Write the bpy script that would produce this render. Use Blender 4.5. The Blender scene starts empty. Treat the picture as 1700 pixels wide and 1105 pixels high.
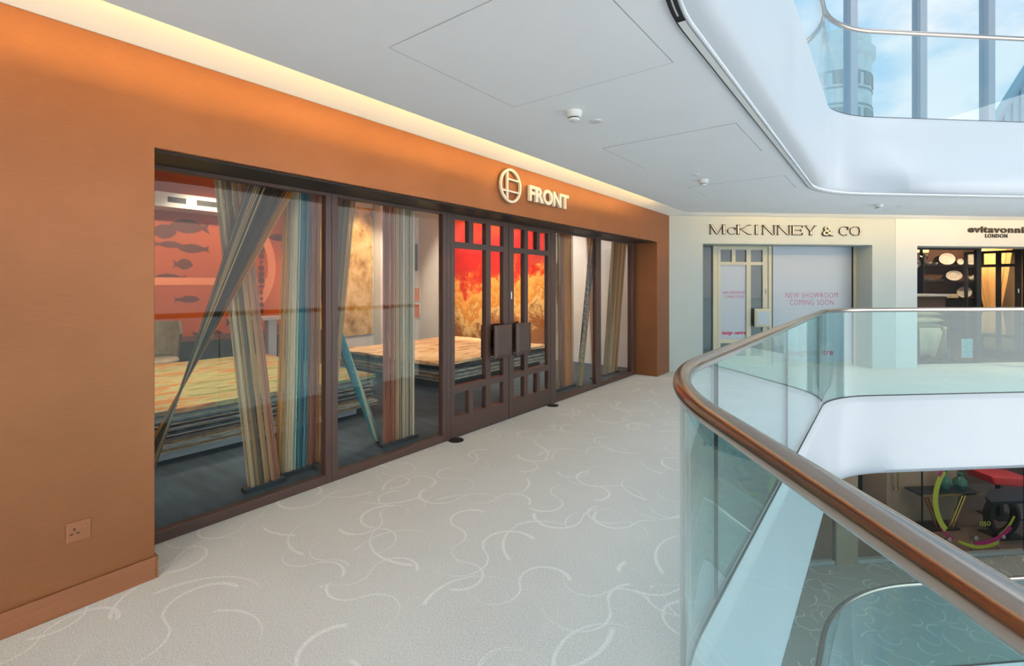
import bpy, bmesh, math, random
from mathutils import Vector, Matrix
random.seed(7)
R = random.Random(11)
S = bpy.context.scene
COL = S.collection

# ------------------------------------------------------------------ camera, sky, lamps, exposure
TH = math.radians(37.5207)
cam = bpy.data.cameras.new('camera')
cam.sensor_fit = 'HORIZONTAL'
cam.sensor_width = 36.0
cam.lens = 36.0 * 810.0 / 1700.0
cam.shift_y = -(552.5 - 473.0) / 1700.0 * 1.0
cam.clip_start = 0.02
cam.clip_end = 500
camo = bpy.data.objects.new('camera', cam)
COL.objects.link(camo)
camo.location = (0, 0, 1.5)
camo.rotation_euler = (math.pi / 2, 0, TH)
S.camera = camo

S.view_settings.view_transform = 'Standard'
S.view_settings.look = 'None'
S.view_settings.gamma = 1.0
S.view_settings.use_curve_mapping = False
S.view_settings.exposure = 0.13
S.cycles.max_bounces = 12
S.cycles.diffuse_bounces = 6
S.cycles.glossy_bounces = 5
S.cycles.transparent_max_bounces = 32
S.cycles.sample_clamp_indirect = 6.0
S.cycles.caustics_reflective = False
S.cycles.caustics_refractive = False

w = bpy.data.worlds.new('sky')
S.world = w
w.use_nodes = True
nt = w.node_tree
for n in list(nt.nodes):
    nt.nodes.remove(n)
wo = nt.nodes.new('ShaderNodeOutputWorld')
bg = nt.nodes.new('ShaderNodeBackground')
bg.inputs['Strength'].default_value = 0.95
tc = nt.nodes.new('ShaderNodeTexCoord')
mp = nt.nodes.new('ShaderNodeMapping')
mp.inputs['Scale'].default_value = (1.6, 1.6, 2.8)
mp.inputs['Location'].default_value = (0.35, 0.2, 0.15)
nz = nt.nodes.new('ShaderNodeTexNoise')
nz.inputs['Scale'].default_value = 2.6
nz.inputs['Detail'].default_value = 6
nz.inputs['Roughness'].default_value = 0.55
rp = nt.nodes.new('ShaderNodeValToRGB')
rp.color_ramp.elements[0].position = 0.47
rp.color_ramp.elements[0].color = (0.42, 0.70, 0.92, 1)
rp.color_ramp.elements[1].position = 0.63
rp.color_ramp.elements[1].color = (0.93, 0.96, 0.99, 1)
nt.links.new(tc.outputs['Generated'], mp.inputs['Vector'])
nt.links.new(mp.outputs['Vector'], nz.inputs['Vector'])
nt.links.new(nz.outputs['Fac'], rp.inputs['Fac'])
nt.links.new(rp.outputs['Color'], bg.inputs['Color'])
nt.links.new(bg.outputs['Background'], wo.inputs['Surface'])

CT, ST = math.cos(TH), math.sin(TH)


def cw(X, Y):
    """from axes turned with the atrium's long side to world"""
    return (X * CT - Y * ST, X * ST + Y * CT)


def area_lamp(name, loc, rot, sx, sy, power, color):
    l = bpy.data.lights.new(name, 'AREA')
    l.shape = 'RECTANGLE'
    l.size = sx
    l.size_y = sy
    l.energy = power
    l.color = color
    o = bpy.data.objects.new(name, l)
    o.location = loc
    o.rotation_euler = rot
    COL.objects.link(o)
    return o


# added area lamps above and right of the void, filling in for daylight
p = cw(6.0, 2.0)
area_lamp('roof_fill', (p[0], p[1], 9.5), (0, 0, TH), 9.0, 10.0, 460, (1.0, 0.985, 0.96))
p = cw(11.6, 0.6)
area_lamp('side_fill', (p[0], p[1], 1.3), (math.pi / 2, 0, TH + math.pi / 2), 9.5, 8.6, 640, (1.0, 0.985, 0.95))
# unseen lamp added behind the camera to brighten the walkway and its ceiling
p = cw(-1.4, -4.2)
area_lamp('end_fill', (p[0], p[1], 0.85), (math.pi / 2, 0, TH + math.pi), 4.2, 1.5, 560, (1.0, 0.98, 0.95))


# ------------------------------------------------------------------ helpers
def lin(r, g, b):
    f = lambda v: (v / 255 / 12.92) if v <= 10 else ((v / 255 + 0.055) / 1.055) ** 2.4
    return (f(r), f(g), f(b))


def newmat(name):
    m = bpy.data.materials.new(name)
    m.use_nodes = True
    t = m.node_tree
    return m, t, t.nodes['Principled BSDF']


def pm(name, rgb, rough=0.5, metal=0.0, var=0.0, vscale=8.0, bump=0.0, bscale=80.0, stretch=(1, 1, 1), spec=0.5, coat=0.0):
    m, t, b = newmat(name)
    c = lin(*rgb)
    b.inputs['Roughness'].default_value = rough
    b.inputs['Metallic'].default_value = metal
    b.inputs['Specular IOR Level'].default_value = spec
    b.inputs['Coat Weight'].default_value = coat
    b.inputs['Base Color'].default_value = (*c, 1)
    if var or bump:
        g = t.nodes.new('ShaderNodeNewGeometry')
        mpn = t.nodes.new('ShaderNodeMapping')
        mpn.inputs['Scale'].default_value = stretch
        t.links.new(g.outputs['Position'], mpn.inputs['Vector'])
    if var:
        n = t.nodes.new('ShaderNodeTexNoise')
        n.inputs['Scale'].default_value = vscale
        n.inputs['Detail'].default_value = 5
        r = t.nodes.new('ShaderNodeValToRGB')
        r.color_ramp.elements[0].position = 0.3
        r.color_ramp.elements[1].position = 0.7
        r.color_ramp.elements[0].color = (*[max(0, v * (1 - var)) for v in c], 1)
        r.color_ramp.elements[1].color = (*[min(1, v * (1 + var)) for v in c], 1)
        t.links.new(mpn.outputs['Vector'], n.inputs['Vector'])
        t.links.new(n.outputs['Fac'], r.inputs['Fac'])
        t.links.new(r.outputs['Color'], b.inputs['Base Color'])
    if bump:
        n2 = t.nodes.new('ShaderNodeTexNoise')
        n2.inputs['Scale'].default_value = bscale
        n2.inputs['Detail'].default_value = 3
        bp = t.nodes.new('ShaderNodeBump')
        bp.inputs['Strength'].default_value = bump
        bp.inputs['Distance'].default_value = 0.01
        t.links.new(mpn.outputs['Vector'], n2.inputs['Vector'])
        t.links.new(n2.outputs['Fac'], bp.inputs['Height'])
        t.links.new(bp.outputs['Normal'], b.inputs['Normal'])
    return m


def glass(name, tint=(1, 1, 1), ior=1.5, rough=0.0, refl=(1, 1, 1)):
    m = bpy.data.materials.new(name)
    m.use_nodes = True
    t = m.node_tree
    t.nodes.remove(t.nodes['Principled BSDF'])
    o = t.nodes['Material Output']
    tr = t.nodes.new('ShaderNodeBsdfTransparent')
    tr.inputs['Color'].default_value = (*tint, 1)
    gl = t.nodes.new('ShaderNodeBsdfGlossy')
    gl.inputs['Roughness'].default_value = rough
    gl.inputs['Color'].default_value = (*refl, 1)
    fr = t.nodes.new('ShaderNodeFresnel')
    ge = t.nodes.new('ShaderNodeNewGeometry')
    im = t.nodes.new('ShaderNodeMapRange')   # leaving the pane counts as entering it: a thin sheet
    im.inputs['To Min'].default_value = ior
    im.inputs['To Max'].default_value = 1 / ior
    t.links.new(ge.outputs['Backfacing'], im.inputs['Value'])
    t.links.new(im.outputs['Result'], fr.inputs['IOR'])
    mx = t.nodes.new('ShaderNodeMixShader')
    t.links.new(fr.outputs['Fac'], mx.inputs['Fac'])
    t.links.new(tr.outputs['BSDF'], mx.inputs[1])
    t.links.new(gl.outputs['BSDF'], mx.inputs[2])
    t.links.new(mx.outputs['Shader'], o.inputs['Surface'])
    return m


def emit(name, rgb, strength):
    m = bpy.data.materials.new(name)
    m.use_nodes = True
    t = m.node_tree
    t.nodes.remove(t.nodes['Principled BSDF'])
    e = t.nodes.new('ShaderNodeEmission')
    e.inputs['Color'].default_value = (*rgb, 1)
    e.inputs['Strength'].default_value = strength
    t.links.new(e.outputs['Emission'], t.nodes['Material Output'].inputs['Surface'])
    return m


def ident(x, y, z):
    return (x, y, z)


class MB:
    """collects shapes for one mesh object; T maps local to world"""

    def __init__(self, T=ident):
        self.v, self.f, self.c, self.T = [], [], [], T

    def add(self, vs, fs, col=None):
        n = len(self.v)
        self.v += [self.T(*p) for p in vs]
        for f in fs:
            self.f.append([i + n for i in f])
            self.c.append(col)
        return self

    def box(self, x0, x1, y0, y1, z0, z1, col=None):
        vs = [(x0, y0, z0), (x1, y0, z0), (x1, y1, z0), (x0, y1, z0), (x0, y0, z1), (x1, y0, z1), (x1, y1, z1), (x0, y1, z1)]
        return self.add(vs, [(0, 3, 2, 1), (4, 5, 6, 7), (0, 1, 5, 4), (1, 2, 6, 5), (2, 3, 7, 6), (3, 0, 4, 7)], col)

    def prism(self, poly, a0, a1, axis='z'):
        """polygon (list of 2D) extruded: axis x -> poly is (y,z); axis y -> (x,z); axis z -> (x,y)"""
        mk = {'z': lambda p, a: (p[0], p[1], a), 'y': lambda p, a: (p[0], a, p[1]), 'x': lambda p, a: (a, p[0], p[1])}[axis]
        n = len(poly)
        vs = [mk(p, a0) for p in poly] + [mk(p, a1) for p in poly]
        fs = [tuple(range(n))[::-1], tuple(range(n, 2 * n))] + [(i, (i + 1) % n, n + (i + 1) % n, n + i) for i in range(n)]
        return self.add(vs, fs)

    def tube(self, pts, r, n=10, cap=True, rz=None):
        pts = [Vector(p) for p in pts]
        vs, fs = [], []
        for i, p in enumerate(pts):
            d = (pts[min(i + 1, len(pts) - 1)] - pts[max(i - 1, 0)])
            d.normalize()
            up = Vector((0, 0, 1)) if abs(d.z) < 0.95 else Vector((1, 0, 0))
            a = d.cross(up).normalized()
            b = a.cross(d).normalized()
            rr = r[i] if isinstance(r, (list, tuple)) else r
            for k in range(n):
                t = 2 * math.pi * k / n
                vs.append(tuple(p + a * rr * math.cos(t) + b * (rz or rr) * math.sin(t)))
        for i in range(len(pts) - 1):
            for k in range(n):
                fs.append((i * n + k, i * n + (k + 1) % n, (i + 1) * n + (k + 1) % n, (i + 1) * n + k))
        if cap:
            fs.append(tuple(range(n))[::-1])
            fs.append(tuple(range((len(pts) - 1) * n, len(pts) * n)))
        return self.add(vs, fs)

    def lathe(self, c, prof, n=24, axis='z', sx=1.0, sy=1.0):
        """prof: list of (radius, height) about centre c"""
        vs, fs = [], []
        for (r, h) in prof:
            for k in range(n):
                t = 2 * math.pi * k / n
                a, b = r * math.cos(t) * sx, r * math.sin(t) * sy
                if axis == 'z':
                    vs.append((c[0] + a, c[1] + b, c[2] + h))
                elif axis == 'x':
                    vs.append((c[0] + h, c[1] + a, c[2] + b))
                else:
                    vs.append((c[0] + a, c[1] + h, c[2] + b))
        m = len(prof)
        for i in range(m - 1):
            for k in range(n):
                fs.append((i * n + k, i * n + (k + 1) % n, (i + 1) * n + (k + 1) % n, (i + 1) * n + k))
        fs.append(tuple(range(n))[::-1])
        fs.append(tuple(range((m - 1) * n, m * n)))
        return self.add(vs, fs)

    def build(self, name, mat, parent=None, smooth=False, bevel=0.0, fix=True, origin=None):
        me = bpy.data.meshes.new(name)
        if parent is not None:
            org = Vector((0, 0, 0))
            q = parent
            while q is not None:
                org += Vector(q.location)
                q = q.parent
        elif origin is not None:
            org = Vector(origin)
        else:
            xs = [p[0] for p in self.v]
            ys = [p[1] for p in self.v]
            org = Vector(((min(xs) + max(xs)) / 2, (min(ys) + max(ys)) / 2, min(p[2] for p in self.v)))
        me.from_pydata([tuple(Vector(p) - org) for p in self.v], [], self.f)
        if any(c is not None for c in self.c):
            at = me.attributes.new('col', 'FLOAT_COLOR', 'FACE')
            for i, c in enumerate(self.c):
                at.data[i].color = (*(c or (1, 1, 1)), 1)
        if fix:
            bm = bmesh.new()
            bm.from_mesh(me)
            bmesh.ops.recalc_face_normals(bm, faces=bm.faces)
            bm.to_mesh(me)
            bm.free()
        if smooth:
            for q in me.polygons:
                q.use_smooth = True
            me.set_sharp_from_angle(angle=math.radians(40))
        me.materials.append(mat)
        o = bpy.data.objects.new(name, me)
        COL.objects.link(o)
        if parent is not None:
            o.parent = parent
        else:
            o.location = org
        if bevel:
            bv = o.modifiers.new('bevel', 'BEVEL')
            bv.width = bevel
            bv.segments = 2
            bv.limit_method = 'ANGLE'
        return o


def thing(name, loc, label=None, cat=None, group=None, kind=None):
    o = bpy.data.objects.new(name, None)
    o.empty_display_size = 0.1
    o.location = loc
    COL.objects.link(o)
    return tag(o, label, cat, group, kind)


def tag(o, label=None, cat=None, group=None, kind=None):
    if label:
        o['label'] = label
    if cat:
        o['category'] = cat
    if group:
        o['group'] = group
    if kind:
        o['kind'] = kind
    return o


def struct(o, label=None, cat=None):
    return tag(o, label, cat, None, 'structure')


# the far wall's frame: s along the wall from its left corner, o behind the wall face, z up
AX, AY = -2.98, 8.34
AL = TH + math.radians(5.3)
DX, DY = math.cos(AL), math.sin(AL)


def FW(s, o, z):
    return (AX + s * DX - o * DY, AY + s * DY + o * DX, z)


def SW(s, o, z):
    """the shopfront's frame: s along the wall (world y), o behind the wall face, z up"""
    return (-2.98 - o, s, z)


def BW(s, o, z):
    """graphics wall inside the shop: s along world y, o towards the viewer"""
    return (-9.7 + o, s, z)


# ------------------------------------------------------------------ materials
def carpet_mat(name, base, line, amount=0.42):
    m, t, b = newmat(name)
    b.inputs['Roughness'].default_value = 0.95
    b.inputs['Specular IOR Level'].default_value = 0.15
    N, L = t.nodes.new, t.links.new
    g = N('ShaderNodeNewGeometry')

    def math_(op, a, bb=None, clamp=False):
        n = N('ShaderNodeMath')
        n.operation = op
        n.use_clamp = clamp
        for i, v in enumerate((a, bb)):
            if v is None:
                continue
            if isinstance(v, (int, float)):
                n.inputs[i].default_value = v
            else:
                L(v, n.inputs[i])
        return n.outputs[0]
    total = None
    for (sc, rad, off, span, wid) in ((1.25, 0.155, (0.3, 1.7), 0, 0.0145), (1.4, 0.13, (5.1, 3.3), 0, 0.0125), (1.5, 0.26, (9.7, 7.9), 1.0, 0.0125), (1.55, 0.12, (2.2, 12.4), 0, 0.011), (1.2, 0.33, (15.2, 4.4), 0.9, 0.0145)):
        mpn = N('ShaderNodeMapping')
        mpn.inputs['Location'].default_value = (off[0], off[1], 0)
        L(g.outputs['Position'], mpn.inputs['Vector'])
        vo = N('ShaderNodeTexVoronoi')
        vo.voronoi_dimensions = '2D'
        vo.inputs['Scale'].default_value = sc
        vo.inputs['Randomness'].default_value = 0.75
        L(mpn.outputs['Vector'], vo.inputs['Vector'])
        sub = N('ShaderNodeVectorMath')
        sub.operation = 'SUBTRACT'
        L(mpn.outputs['Vector'], sub.inputs[0])
        L(vo.outputs['Position'], sub.inputs[1])
        sep = N('ShaderNodeSeparateXYZ')
        L(sub.outputs['Vector'], sep.inputs[0])
        rgb = N('ShaderNodeSeparateColor')
        L(vo.outputs['Color'], rgb.inputs[0])
        x2 = math_('MULTIPLY', sep.outputs[0], sep.outputs[0])
        y2 = math_('MULTIPLY', sep.outputs[1], sep.outputs[1])
        d = math_('SQRT', math_('ADD', x2, y2))
        ang = math_('ARCTAN2', sep.outputs[1], sep.outputs[0])
        turn = math_('MULTIPLY', rgb.outputs[0], 6.2832)
        if span > 0:
            a = math_('WRAP', math_('SUBTRACT', ang, turn), math.pi)
            a.node.inputs[2].default_value = -math.pi
            # radius opens slowly along the stroke, width tapers to one end
            rr = math_('ADD', math_('MULTIPLY', a, 0.045), rad)
            dist = math_('ABSOLUTE', math_('SUBTRACT', d, rr))
            k = math_('DIVIDE', math_('ADD', a, span), 2 * span, True)
            ms = math_('MULTIPLY', math_('SUBTRACT', span, math_('ABSOLUTE', a)), 12.0, True)
        else:
            # two half circles bending opposite ways: an S
            cs, sn = math_('COSINE', turn), math_('SINE', turn)
            u = math_('ADD', math_('MULTIPLY', sep.outputs[0], cs), math_('MULTIPLY', sep.outputs[1], sn))
            v = math_('SUBTRACT', math_('MULTIPLY', sep.outputs[1], cs), math_('MULTIPLY', sep.outputs[0], sn))
            sg = math_('SIGN', u)
            q = math_('SUBTRACT', u, math_('MULTIPLY', sg, rad))
            q2 = math_('ADD', math_('MULTIPLY', q, q), math_('MULTIPLY', v, v))
            dist = math_('ABSOLUTE', math_('SUBTRACT', math_('SQRT', q2), rad))
            k = math_('DIVIDE', math_('ADD', u, 2 * rad), 4 * rad, True)
            ms = math_('MULTIPLY', math_('ADD', math_('MULTIPLY', sg, v), 0.02), 50.0, True)
        wd = math_('MULTIPLY', math_('ADD', math_('MULTIPLY', k, 0.75), 0.25), wid)
        inr = math_('MULTIPLY', math_('SUBTRACT', wd, dist), 180.0, True)
        s = math_('MULTIPLY', inr, ms)
        total = s if total is None else math_('MAXIMUM', total, s)
    nzz = N('ShaderNodeTexNoise')
    nzz.inputs['Scale'].default_value = 150
    nzz.inputs['Detail'].default_value = 2
    L(g.outputs['Position'], nzz.inputs['Vector'])
    nb = N('ShaderNodeTexNoise')
    nb.inputs['Scale'].default_value = 1.3
    nb.inputs['Detail'].default_value = 4
    L(g.outputs['Position'], nb.inputs['Vector'])
    mx = N('ShaderNodeMix')
    mx.data_type = 'RGBA'
    mx.inputs['A'].default_value = (*lin(*base), 1)
    mx.inputs['B'].default_value = (*lin(*line), 1)
    L(math_('MULTIPLY', total, amount), mx.inputs['Factor'])
    m2 = N('ShaderNodeMix')
    m2.data_type = 'RGBA'
    m2.blend_type = 'MULTIPLY'
    m2.inputs['Factor'].default_value = 1.0
    L(mx.outputs['Result'], m2.inputs['A'])
    val = math_('ADD', math_('MULTIPLY', nzz.outputs['Fac'], 0.85), math_('MULTIPLY', nb.outputs['Fac'], 0.22))
    val = math_('ADD', val, 0.44)
    cc = N('ShaderNodeCombineColor')
    for i in range(3):
        L(val, cc.inputs[i])
    L(cc.outputs[0], m2.inputs['B'])
    L(m2.outputs['Result'], b.inputs['Base Color'])
    bp = N('ShaderNodeBump')
    bp.inputs['Strength'].default_value = 0.35
    bp.inputs['Distance'].default_value = 0.004
    L(nzz.outputs['Fac'], bp.inputs['Height'])
    L(bp.outputs['Normal'], b.inputs['Normal'])
    return m


def rug_mat(name, stops, scale=(1, 1, 1), ns=2.2, warp=1.2, detail=8):
    m, t, b = newmat(name)
    b.inputs['Roughness'].default_value = 0.95
    b.inputs['Specular IOR Level'].default_value = 0.1
    g = t.nodes.new('ShaderNodeNewGeometry')
    mpn = t.nodes.new('ShaderNodeMapping')
    mpn.inputs['Scale'].default_value = scale
    t.links.new(g.outputs['Position'], mpn.inputs['Vector'])
    n = t.nodes.new('ShaderNodeTexNoise')
    n.inputs['Scale'].default_value = ns
    n.inputs['Detail'].default_value = detail
    n.inputs['Roughness'].default_value = 0.66
    n.inputs['Distortion'].default_value = warp
    r = t.nodes.new('ShaderNodeValToRGB')
    e = r.color_ramp.elements
    while len(e) < len(stops):
        e.new(0.5)
    for el, (p_, c_) in zip(e, stops):
        el.position = p_
        el.color = (*lin(*c_), 1)
    t.links.new(mpn.outputs['Vector'], n.inputs['Vector'])
    t.links.new(n.outputs['Fac'], r.inputs['Fac'])
    t.links.new(r.outputs['Color'], b.inputs['Base Color'])
    n2 = t.nodes.new('ShaderNodeTexNoise')
    n2.inputs['Scale'].default_value = 60
    t.links.new(g.outputs['Position'], n2.inputs['Vector'])
    bp = t.nodes.new('ShaderNodeBump')
    bp.inputs['Strength'].default_value = 0.5
    bp.inputs['Distance'].default_value = 0.02
    t.links.new(n2.outputs['Fac'], bp.inputs['Height'])
    t.links.new(bp.outputs['Normal'], b.inputs['Normal'])
    return m


def red_rug_mat():
    """red field above, gold and cream below, with torn edge between (woven colours by height)"""
    m, t, b = newmat('red_gold_weave')
    b.inputs['Roughness'].default_value = 0.9
    N, L = t.nodes.new, t.links.new
    g = N('ShaderNodeNewGeometry')
    n = N('ShaderNodeTexNoise')
    n.inputs['Scale'].default_value = 2.6
    n.inputs['Detail'].default_value = 12
    n.inputs['Roughness'].default_value = 0.72
    n.inputs['Distortion'].default_value = 0.25
    L(g.outputs['Position'], n.inputs['Vector'])
    sep = N('ShaderNodeSeparateXYZ')
    L(g.outputs['Position'], sep.inputs[0])
    a = N('ShaderNodeMath')
    a.operation = 'MULTIPLY_ADD'
    L(sep.outputs[2], a.inputs[0])
    a.inputs[1].default_value = 0.36
    a.inputs[2].default_value = -0.56
    # the field turns from red on the left to rust on the right
    x_ = N('ShaderNodeMath')
    x_.operation = 'MULTIPLY_ADD'
    L(sep.outputs[0], x_.inputs[0])
    x_.inputs[1].default_value = -0.06
    x_.inputs[2].default_value = -0.44
    s = N('ShaderNodeMath')
    s.operation = 'ADD'
    L(a.outputs[0], s.inputs[0])
    L(n.outputs['Fac'], s.inputs[1])
    s2 = N('ShaderNodeMath')
    s2.operation = 'ADD'
    L(s.outputs[0], s2.inputs[0])
    L(x_.outputs[0], s2.inputs[1])
    r = N('ShaderNodeValToRGB')
    e = r.color_ramp.elements
    st = [(0.12, (150, 92, 40)), (0.24, (232, 196, 130)), (0.32, (205, 128, 40)), (0.42, (238, 176, 92)), (0.50, (214, 84, 24)), (0.58, (188, 26, 20)), (0.80, (214, 36, 34)), (0.95, (226, 70, 40))]
    while len(e) < len(st):
        e.new(0.5)
    for el, (p_, c_) in zip(e, st):
        el.position = p_
        el.color = (*lin(*c_), 1)
    L(s2.outputs[0], r.inputs['Fac'])
    L(r.outputs['Color'], b.inputs['Base Color'])
    return m


def strand_mat():
    m, t, b = newmat('dyed_thread')
    b.inputs['Roughness'].default_value = 0.6
    a = t.nodes.new('ShaderNodeAttribute')
    a.attribute_name = 'col'
    t.links.new(a.outputs['Color'], b.inputs['Base Color'])
    return m


def bronze_mat():
    m, t, b = newmat('bronze_paint')
    N, L = t.nodes.new, t.links.new
    b.inputs['Metallic'].default_value = 0.6
    b.inputs['Roughness'].default_value = 0.45
    g = N('ShaderNodeNewGeometry')
    mpn = N('ShaderNodeMapping')
    mpn.inputs['Scale'].default_value = (14, 14, 160)
    L(g.outputs['Position'], mpn.inputs['Vector'])
    n = N('ShaderNodeTexNoise')
    n.inputs['Scale'].default_value = 1.0
    n.inputs['Detail'].default_value = 4
    L(mpn.outputs['Vector'], n.inputs['Vector'])
    n3 = N('ShaderNodeTexNoise')
    n3.inputs['Scale'].default_value = 2.2
    n3.inputs['Detail'].default_value = 3
    L(g.outputs['Position'], n3.inputs['Vector'])
    ad = N('ShaderNodeMath')
    ad.operation = 'MULTIPLY_ADD'
    L(n.outputs['Fac'], ad.inputs[0])
    ad.inputs[1].default_value = 0.45
    L(n3.outputs['Fac'], ad.inputs[2])
    r = N('ShaderNodeValToRGB')
    r.color_ramp.elements[0].position = 0.4
    r.color_ramp.elements[0].color = (*lin(136, 86, 54), 1)
    r.color_ramp.elements[1].position = 1.1
    r.color_ramp.elements[1].color = (*lin(150, 96, 62), 1)
    L(ad.outputs[0], r.inputs['Fac'])
    L(r.outputs['Color'], b.inputs['Base Color'])
    bp = N('ShaderNodeBump')
    bp.inputs['Strength'].default_value = 0.12
    bp.inputs['Distance'].default_value = 0.003
    L(n.outputs['Fac'], bp.inputs['Height'])
    L(bp.outputs['Normal'], b.inputs['Normal'])
    return m


M = dict(
    bronze=bronze_mat(),
    skirt=pm('bronze_skirting', (152, 98, 68), 0.45, 0.5, 0.08, 3, stretch=(1, 1, 30)),
    black=pm('black_soffit', (26, 20, 20), 0.5),
    frame=pm('brown_frame_paint', (74, 51, 45), 0.45, 0.0, 0.04, 3),
    white=pm('white_paint', (236, 238, 240), 0.55, 0.0, 0.02, 2),
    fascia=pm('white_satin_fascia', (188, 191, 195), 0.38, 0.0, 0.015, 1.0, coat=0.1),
    ceil=pm('ceiling_paint', (246, 246, 247), 0.7, 0.0, 0.015, 1.5),
    seam=pm('ceiling_seam', (176, 174, 172), 0.8),
    cream=pm('cream_wall_paint', (182, 190, 188), 0.6, 0.0, 0.02, 2),
    evi=pm('warm_white_wall', (208, 210, 210), 0.6, 0.0, 0.02, 2),
    creamframe=pm('cream_metal_frame', (196, 190, 168), 0.45, 0.0, 0.03, 3),
    carpet=carpet_mat('swirl_carpet', (215, 214, 212), (254, 254, 254)),
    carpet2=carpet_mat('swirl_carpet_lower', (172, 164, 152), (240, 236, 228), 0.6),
    shopfloor=pm('slate_carpet', (66, 88, 106), 0.85, 0.0, 0.25, 3, stretch=(1, 4, 1)),
    glass=glass('clear_glass', (0.97, 0.98, 0.98), 1.24),
    tint=glass('green_balustrade_glass', (0.78, 0.925, 0.935), 1.5),
    pale=glass('pale_balustrade_glass', (0.92, 0.975, 0.985), 1.4),
    sky_glass=glass('facade_glass', (0.93, 0.97, 0.99), 1.15),
    gasket=pm('dark_gasket', (16, 22, 24), 0.5),
    steel=pm('brushed_bronze_steel', (172, 160, 152), 0.2, 1.0, 0.05, 4),
    chrome=pm('chrome', (215, 215, 215), 0.12, 1.0),
    gold=pm('polished_brass', (212, 170, 100), 0.15, 1.0),
    letter=pm('cream_letter', (238, 224, 204), 0.45),
    darkletter=pm('dark_letter', (44, 36, 30), 0.5),
    pink=pm('dull_pink_print', (176, 84, 116), 0.6),
    magenta=pm('magenta_print', (186, 20, 74), 0.6),
    poster=pm('white_vinyl', (172, 181, 194), 0.35),
    slatepane=pm('slate_grey_infill', (66, 76, 84), 0.3, coat=0.4),
    slot=pm('slot_black', (16, 16, 17), 0.5),
    slotfin=pm('slot_grey', (188, 190, 194), 0.4),
    plastic=pm('white_plastic', (232, 230, 226), 0.4),
    mull=pm('grey_mullion', (158, 164, 172), 0.45, 0.1),
    orange=pm('orange_paint', (186, 82, 10), 0.6, 0, 0.12, 0.8),
    fish=pm('brown_vinyl', (104, 44, 14), 0.6),
    salmon=pm('salmon_tone', (236, 140, 92), 0.6),
    thread=strand_mat(),
    dark=pm('black_metal', (34, 34, 36), 0.4, 0.3),
    rail=pm('slate_rail', (56, 64, 70), 0.5),
    wood=pm('dark_wood', (74, 48, 34), 0.5, 0, 0.25, 3, stretch=(1, 1, 12)),
    brownwall=pm('brown_wall', (98, 66, 44), 0.7, 0, 0.1, 2),
    taupe=pm('taupe_wall', (150, 128, 106), 0.7, 0, 0.05, 2),
    linen=pm('linen', (206, 194, 166), 0.9, 0, 0.12, 12, bump=0.4, bscale=200),
    linen2=pm('olive_linen', (150, 138, 104), 0.9, 0, 0.12, 12, bump=0.4, bscale=200),
    porcelain=pm('porcelain', (235, 230, 222), 0.25, coat=0.4),
    curtain=pm('gold_curtain', (226, 178, 116), 0.8),
    red=pm('red_upholstery', (206, 40, 34), 0.6),
    lime=pm('lime_vinyl', (150, 152, 44), 0.5),
    plum=pm('magenta_vinyl', (150, 20, 84), 0.5),
    stone=pm('pale_stone', (240, 236, 226), 0.8, 0, 0.1, 1.0),
    stonedark=pm('stone_band', (186, 184, 176), 0.8),
    green=pm('green_ceramic', (52, 100, 84), 0.3),
    led=emit('warm_led', (1.0, 0.63, 0.20), 41.0),
    led2=emit('warm_white_led', (1.0, 0.64, 0.26), 58.0),
    lamp=emit('spot_lens', (1.0, 0.85, 0.65), 20.0),
    spark=emit('crystal_bulb', (1.0, 0.55, 0.22), 2.2),
    lowfloor=pm('umber_floor', (112, 92, 78), 0.5, 0, 0.08, 2),
    hall=pm('hall_glazing', (150, 176, 184), 0.3),
    teal=pm('teal_print', (120, 176, 186), 0.6, 0, 0.5, 30),
)


# ------------------------------------------------------------------ the edge of the walkway
def edge(left=-0.64, far=-2.02, r1=1.47, r2=1.5, s_end=9.3):
    """centre line of the balcony edge with its normal towards the void; fixed point count"""
    near_d = Vector((-ST, CT))
    near_p = Vector(cw(0.51 + (left + 0.64) * 0.9, 0.0))
    t = (left - near_p.x) / near_d.x
    c1 = near_p + near_d * t
    d2 = Vector((0, 1))
    f0 = Vector(FW(0, far, 0)[:2])
    fd = Vector((DX, DY))
    t = (left - f0.x) / fd.x
    c2 = f0 + fd * t
    end = Vector(FW(s_end, far, 0)[:2])
    start = c1 - near_d * 6.6

    def fillet(c, a, b, r, n=20):
        ang = math.acos(max(-1, min(1, a.dot(b))))
        T = r * math.tan(ang / 2)
        p0 = c - a * T
        nr = Vector((a.y, -a.x))
        ctr = p0 + nr * r
        out = []
        for i in range(n + 1):
            q = -ang * i / n
            v = p0 - ctr
            out.append((ctr + Vector((v.x * math.cos(q) - v.y * math.sin(q), v.x * math.sin(q) + v.y * math.cos(q))),
                        Vector((nr.x * math.cos(q) - nr.y * math.sin(q), nr.x * math.sin(q) + nr.y * math.cos(q)))))
        return out
    P = []
    n1 = Vector((near_d.y, -near_d.x))
    A1 = fillet(c1, near_d, d2, r1)
    A2 = fillet(c2, d2, fd, r2)
    for i in range(14):
        P.append((start.lerp(A1[0][0], i / 14), n1))
    P += A1
    for i in range(1, 20):
        P.append((A1[-1][0].lerp(A2[0][0], i / 20), Vector((1, 0))))
    P += A2
    n3 = Vector((fd.y, -fd.x))
    for i in range(1, 21):
        P.append((A2[-1][0].lerp(end, i / 20), n3))
    return P


def offset(P, d, z=None):
    r = [p + n * d for p, n in P]
    return [(q.x, q.y, z) for q in r] if z is not None else r


def slab(name, path, outer, z0, z1, mat, label=None):
    pts = list(outer) + [(q.x, q.y) for q in reversed([p for p, n in path])]
    m = MB()
    m.prism(pts, z0, z1)
    o = m.build(name, mat)
    return struct(o, label)


START = edge()[0][0]
FARE = edge()[-1][0]


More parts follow.
